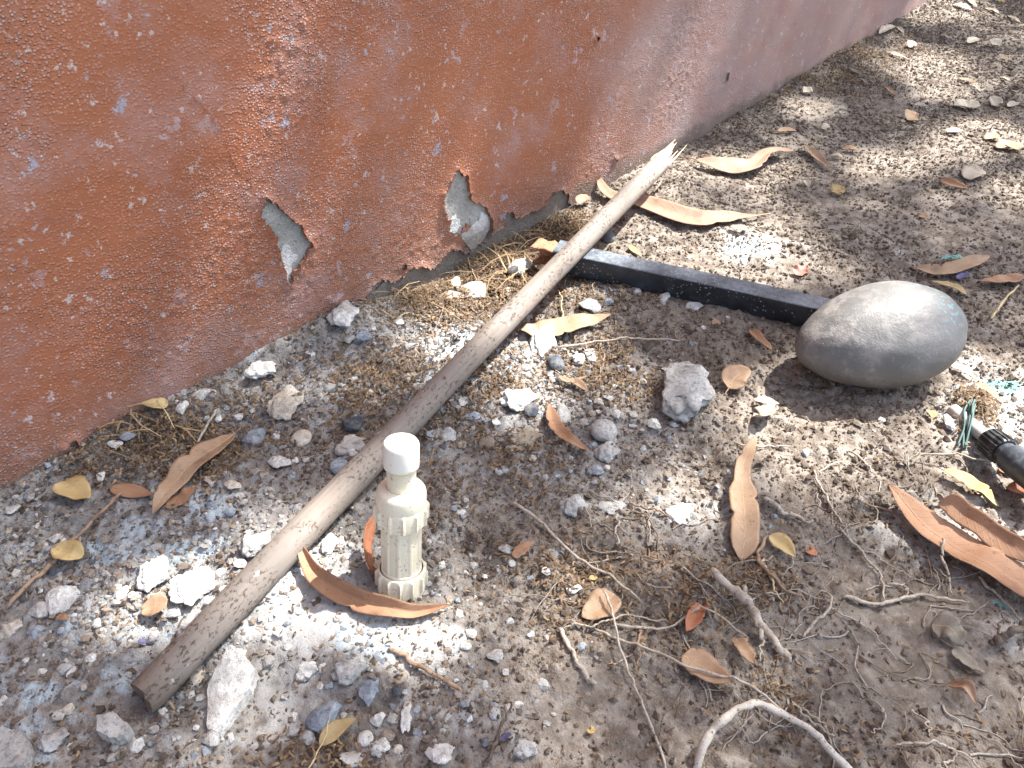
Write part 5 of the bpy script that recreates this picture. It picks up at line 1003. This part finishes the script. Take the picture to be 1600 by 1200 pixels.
twig([(1192, 780), (1220, 795), (1245, 802), (1272, 815)], 11, 'twig', 'frayed flat piece of bark on damp soil', (.003, .004), name='bark_strip')
twig([(1198, 840), (1185, 870), (1200, 900), (1235, 925), (1265, 938)], 9, 'twig_brown', 'frayed orange-brown plant stem close by the olive leaf', (.004, .004), name='stem')
twig([(1192, 870), (1205, 905), (1222, 940)], 6, 'straw', 'thin frayed straw beside the orange-brown stem', (.003, .003), name='stem')
twig([(1545, 1012), (1575, 1000), (1615, 985)], 17, 'twig_dark', 'thick dark stick poking up by the crumpled mud-grey leaf', (.006, .012, .018), name='stick', taper=1.1)
twig([(1558, 1004), (1556, 985), (1560, 968)], 5, 'twig_dark', 'thin dark twig standing by the thick dark stick', (.006, .014))
twig([(485, 1210), (505, 1170), (520, 1130)], 4, 'straw', 'yellow straw stalk in front of the ochre leaf', (.006, .012), name='straw_stalk', wob=.0003)
twig([(758, 1205), (778, 1160), (790, 1115)], 9, 'twig_dark', 'dark bent twig near the purple petal', (.002, .004))
twig([(1548, 496), (1570, 470), (1590, 448)], 6, 'straw', 'pale straw stalk standing beside the egg-shaped stone', (.004, .010), name='straw_stalk', wob=.0004)
twig([(1234, 1094), (1260, 1118), (1285, 1140), (1308, 1158)], 6, 'twig_grey', 'thin double root close by the forked stick', (.003, .003), name='root')
twig([(1255, 1105), (1280, 1125), (1300, 1150)], 4, 'twig_grey', 'thinnest rootlet beside the double root', (.003, .003), name='root')
twig([(1370, 1090), (1385, 1115), (1375, 1135), (1362, 1138)], 5, 'twig', 'small hooked rootlet on damp mud', (.002, .003), name='root')
twig([(1425, 1105), (1445, 1122), (1452, 1150)], 5, 'twig_grey', 'short bent rootlet beside the hooked rootlet', (.002, .004), name='root')
twig([(1400, 1162), (1450, 1160), (1490, 1172), (1540, 1200)], 6, 'twig_grey', 'thin root in the sunlit soil past the hooked rootlet', (.003, .003), name='root')
twig([(1470, 1205), (1485, 1185), (1495, 1170)], 5, 'twig_grey', 'short rootlet joining the sunlit root', (.003, .003), name='root')
twig([(1340, 780), (1400, 800), (1440, 850), (1460, 900)], 5, 'twig_brown', 'brown rootlet beside the largest folded leaf tip', (.002, .003), name='root')
twig([(1465, 850), (1466, 880), (1478, 905), (1490, 925)], 6, 'twig_grey', 'thin twig lying over the largest folded leaf', (.016, .020, .010, .004), name='root')
twig([(1530, 905), (1570, 945), (1610, 985)], 6, 'twig', 'straight twig running under the largest folded leaf', (.002, .003), name='root')
twig([(1385, 1000 - 95), (1415, 912), (1420, 935)], 4, 'twig_grey', 'curly rootlet close by the knotted root', (.003, .004), name='root')
twig([(1000, 850 + 20), (1035, 880), (1040, 905)], 4, 'twig_brown', 'thin brown rootlet beside the long stick', (.002, .003), name='root')
twig([(880, 500), (876, 470), (872, 450)], 4, 'straw', 'thin upright straw beside the pole', (.003, .006), name='straw_stalk')
twig([(945, 545), (940, 570), (930, 590)], 4, 'twig_brown', 'fine twig between pebble pair and straw-coloured stick', (.003, .004))
twig([(1150, 690), (1195, 692), (1245, 694)], 4, 'twig', 'fine straight twig behind the upright brown leaf', (.002, .004))
twig([(1325, 640 + 60), (1350, 720), (1365, 740)], 5, 'twig_grey', 'short pale rootlet on the sunlit soil', (.003, .003), name='root')
# frayed teal cord
M['teal'] = NT('teal_plastic').done((.07, .13, .12), .7)
c0 = P(1506, 698, .004); cord = thing('frayed_cord', c0, 'frayed teal plastic cord sticking out of the litter', 'cord')
for k in range(7):
    f = RNG.normal(0, .0016, 2); pp = [P(1505, 702, .003), P(1508, 672, .006), P(1514, 648, .012), P(1520, 630, .012)]
    C = catmull([q + np.array((f[0], f[1], RNG.normal(.003, .002))) + RNG.normal(0, .0012, 3) for q in pp], 14); C[:, 2] = np.maximum(C[:, 2], gh(C[:, 0], C[:, 1]) + .001)
    obj('strand', tube_mesh('strand', C, .0011, 5, c0), M['teal'], cord)
# petals
M['purple'] = NT('purple_petal').done((.12, .11, .21), .6); M['pink'] = NT('pink_petal').done((.55, .26, .20), .6); M['leaf_purple'] = M['purple']; M['leaf_pink'] = M['pink']
for (x, y), lb, tn_ in (((790, 1166), 'purple petal beside the dark bent twig', 'purple'), ((226, 926 + 80), 'purple petal beside the shaded side of the pole', 'purple'), ((1250, 428), 'crumpled pink-red petal behind the black tube', 'pink'), ((1503, 432), 'tiny blue-violet petal beside the ochre leaf', 'purple')):
    leaf([(x - 8, y + 3), (x, y), (x + 8, y - 4)], 12 if tn_ == 'purple' else 24, tn_, lb, 'ovate', .4, (.003, .005), (0, 0), .3, False, name='petal', cat='petal', notch=.6)

# ------------------------------------------------------------------ loose stuff nobody could count
def in_view(x, y, pad=.12):
    d = np.column_stack((x, y, np.full(len(x), -CAMH))); zc = d[:, 1] * CP - d[:, 2] * SP; xc = d[:, 0]; yc = d[:, 1] * SP + d[:, 2] * CP
    return (zc > 0) & (np.abs(xc / zc) < .662 * (1 + pad)) & (np.abs(yc / zc) < .497 * (1 + pad))
def scatter(n, seed, dens, pad=.15):
    r = np.random.default_rng(seed); out = np.zeros((0, 2))
    while len(out) < n:
        q = np.column_stack((r.uniform(-.7, 1.75, n * 2), r.uniform(.1, 2.6, n * 2))); q = q[in_view(q[:, 0], q[:, 1], pad) & (wdist(q[:, 0], q[:, 1]) > .002)]
        q = q[r.random(len(q)) < dens(q[:, 0], q[:, 1])]; out = np.vstack((out, q))
    return out[:n], r
OCT = np.array([(1, 0, 0), (-1, 0, 0), (0, 1, 0), (0, -1, 0), (0, 0, 1), (0, 0, -1)], float)
OF = np.array([(0, 2, 4), (2, 1, 4), (1, 3, 4), (3, 0, 4), (2, 0, 5), (1, 2, 5), (3, 1, 5), (0, 3, 5)])
CUB = np.array([(x, y, z) for x in (-1, 1) for y in (-1, 1) for z in (-1, 1)], float) * .75
CF = np.array([(0, 1, 3), (0, 3, 2), (4, 6, 7), (4, 7, 5), (0, 4, 5), (0, 5, 1), (2, 3, 7), (2, 7, 6), (0, 2, 6), (0, 6, 4), (1, 5, 7), (1, 7, 3)])
_t = (1 + 5 ** .5) / 2
ICO = np.array([(-1, _t, 0), (1, _t, 0), (-1, -_t, 0), (1, -_t, 0), (0, -1, _t), (0, 1, _t), (0, -1, -_t), (0, 1, -_t), (_t, 0, -1), (_t, 0, 1), (-_t, 0, -1), (-_t, 0, 1)]) / 1.9
IF = np.array([(0, 11, 5), (0, 5, 1), (0, 1, 7), (0, 7, 10), (0, 10, 11), (1, 5, 9), (5, 11, 4), (11, 10, 2), (10, 7, 6), (7, 1, 8), (3, 9, 4), (3, 4, 2), (3, 2, 6), (3, 6, 8), (3, 8, 9), (4, 9, 5), (2, 4, 11), (6, 2, 10), (8, 6, 7), (9, 8, 1)])
def bits(n, seed, dens, size, sig, shape, faces, colf, flat=.7, sink=.25):
    q, r = scatter(n, seed, dens); s = np.clip(r.lognormal(math.log(size), sig, n), size * .45, size * 3.2)
    K = shape[None] * r.uniform(.55, 1.35, (n, len(shape), 3)) * np.stack((s * r.uniform(.8, 1.5, n), s, s * flat), 1)[:, None, :]
    a = r.uniform(0, 2 * math.pi, n); ca, sa = np.cos(a)[:, None], np.sin(a)[:, None]; b = r.normal(0, .4, n); cb, sb = np.cos(b)[:, None], np.sin(b)[:, None]
    X_ = K[:, :, 0] * cb + K[:, :, 2] * sb; Z_ = -K[:, :, 0] * sb + K[:, :, 2] * cb
    V = np.stack((X_ * ca - K[:, :, 1] * sa + q[:, 0, None], X_ * sa + K[:, :, 1] * ca + q[:, 1, None], Z_ + (gh(q[:, 0], q[:, 1]) + s * flat * (1 - sink * 2))[:, None]), -1)
    F = (faces[None] + (np.arange(n) * len(shape))[:, None, None]).reshape(-1, 3); col = np.repeat(colf(r, n), len(shape), axis=0)
    return V.reshape(-1, 3), F, col
def pal(cols, p):
    cols = np.array(cols)
    def f(r, n):
        k = r.choice(len(cols), n, p=p); return np.clip(cols[k] * r.uniform(.75, 1.25, (n, 1)), 0, 1)
    return f
V, F, C_ = bits(75000, 1, lambda x, y: np.clip(.55 + .5 * (fbm(x * 16, y * 16, 3, 2) - .4) * 3 - .55 * SMOOTH(x, y, .4) + .2 * (y > 1.1), .06, 1), .00120, .55, OCT, OF, pal([(.108, .079, .058), (.168, .132, .103), (.240, .197, .160), (.065, .048, .037)], [.22, .36, .34, .08]), .75)
V2_, F2_, C2_ = bits(5200, 21, lambda x, y: np.clip((fbm(x * 7, y * 7, 3, 4) - .42) * 5 * (.05 + 1.0 * (y > .95)), 0, 1), .0024, .4, ICO, IF, pal([(.12, .09, .068), (.165, .132, .104), (.22, .18, .147)], [.35, .4, .25]), .55, .3)
F = np.vstack((F, F2_ + len(V))); V = np.vstack((V, V2_)); C_ = np.vstack((C_, C2_))
obj('soil_crumbs', mesh_np('soil_crumbs', V, F, False, {'Col': C_}), M['crumb'], None, 'dark brown soil crumbs scattered over the packed ground', 'soil crumbs', None, 'stuff')
V, F, C_ = bits(8000, 2, lambda x, y: np.clip(RUBBLE(x, y, .5) * (fbm(x * 17, y * 17, 3, 5) * 4 - 1.65) - .8 * SMOOTH(x, y, .4) + .012, 0, 1), .00125, .62, ICO, IF, pal([(.46, .44, .40), (.33, .31, .285), (.27, .30, .33), (.27, .22, .175), (.10, .11, .12)], [.20, .28, .20, .24, .08]), .6, .38)
obj('rubble_grit', mesh_np('rubble_grit', V, F, False, {'Col': C_}), M['grit'], None, 'pale plaster and cement grit spread through the rubble', 'grit', None, 'stuff')
def strips(n, seed, dens, L, W, cols, up=.5, lift=.003):
    q, r = scatter(n, seed, dens); a = r.uniform(0, 2 * math.pi, n); ln = L * r.uniform(.5, 1.6, n); w_ = W * r.uniform(.6, 1.5, n); k = r.normal(0, up, n); cv = r.normal(0, .9 if L < .02 else .35, n)
    g = gh(q[:, 0], q[:, 1]) + .0004 + r.random(n) ** 2 * lift * (.3 + LITTER(q[:, 0], q[:, 1], .5) * 2)
    rows = []
    for f in (-.5, -.17, .17, .5):
        th = a + cv * f; x = q[:, 0] + ln * f * np.cos(th); y = q[:, 1] + ln * f * np.sin(th); z = g + np.abs(ln * np.tan(np.clip(k, -1, 1)) * (f + .5)) * .5 + ln * .12 * (1 - 4 * f * f); z = np.maximum(z, gh(x, y) + .0003)
        nx_, ny_ = -np.sin(th), np.cos(th); ww = w_ * (1 - abs(f) * .9)
        rows += [np.column_stack((x + nx_ * ww, y + ny_ * ww, z + ww * .6)), np.column_stack((x - nx_ * ww, y - ny_ * ww, z - ww * .2))]
    V = np.stack(rows, 1).reshape(-1, 3); B = np.arange(n)[:, None, None] * 8
    F = (np.array([(0, 1, 3, 2), (2, 3, 5, 4), (4, 5, 7, 6)])[None] + B).reshape(-1, 4); return V, F, np.repeat(pal(cols, None)(r, n), 8, axis=0)
V, F, C_ = strips(30000, 3, lambda x, y: np.clip(LITTER(x, y, .55) * 1.0 * np.clip(fbm(x * 18, y * 18, 3, 1) * 2.2 - .5, 0, 1) + .016, 0, 1), .005, .0008, [(.17, .105, .058), (.25, .165, .095), (.10, .064, .038), (.31, .21, .115), (.14, .09, .056)])
obj('plant_litter', mesh_np('plant_litter', V, F, False, {'Col': C_}), M['litter'], None, 'brown shredded plant litter heaped along the wall foot', 'litter', None, 'stuff')
WF = Blobs([(800, 400, 80, 40), (735, 430, 60, 24, .8), (860, 345, 60, 24, .9), (640, 470, 60, 30, .5), (230, 690, 80, 40, .5)])
V, F, C_ = strips(120, 4, lambda x, y: np.clip(WF(x, y, .5), 0, 1), .045, .0007, [(.36, .25, .13), (.44, .33, .19), (.24, .16, .09)], .2, .004)
obj('dry_grass', mesh_np('dry_grass', V, F, False, {'Col': C_}), M['litter'], None, 'thin dry grass stems matted against the bare strip of wall', 'dry grass', None, 'stuff')

RT = Blobs([(1330, 860, 170, 130), (1330, 1060, 260, 120, .8), (1040, 960, 160, 90), (1450, 760, 140, 60, .8), (900, 830, 120, 60, .6), (1500, 1150, 160, 80)])
q, r = scatter(150, 9, lambda x, y: np.clip(RT(x, y, .5), 0, 1)); VV = []; FF = []; base_i = 0; CC = []
for x, y in q:
    L = r.uniform(.02, .085); a = r.uniform(-.4, 1.6) + math.pi * r.integers(0, 2); n = 12; a2 = a + np.cumsum(r.normal(0, .28, n)); st = L / n
    C = np.column_stack((x + np.cumsum(np.cos(a2)) * st, y + np.cumsum(np.sin(a2)) * st, np.zeros(n))); C[:, 2] = gh(C[:, 0], C[:, 1]) + .0006 + r.uniform(0, .004) * np.sin(np.linspace(0, math.pi, n))
    V, F, _ = tube_arrays(C, np.linspace(r.uniform(.0004, .0011), .0003, n), 5, False); VV.append(V); FF.append(F + base_i); base_i += len(V); CC.append(np.tile(np.array([(.34, .29, .24), (.24, .18, .13), (.42, .38, .33)])[r.integers(0, 3)], (len(V), 1)))
obj('fine_rootlets', mesh_np('fine_rootlets', np.vstack(VV), np.vstack(FF), True, {'Col': np.vstack(CC)}), M['litter'], None, 'hair-thin rootlets straggling over the bare damp soil', 'rootlets', None, 'stuff')
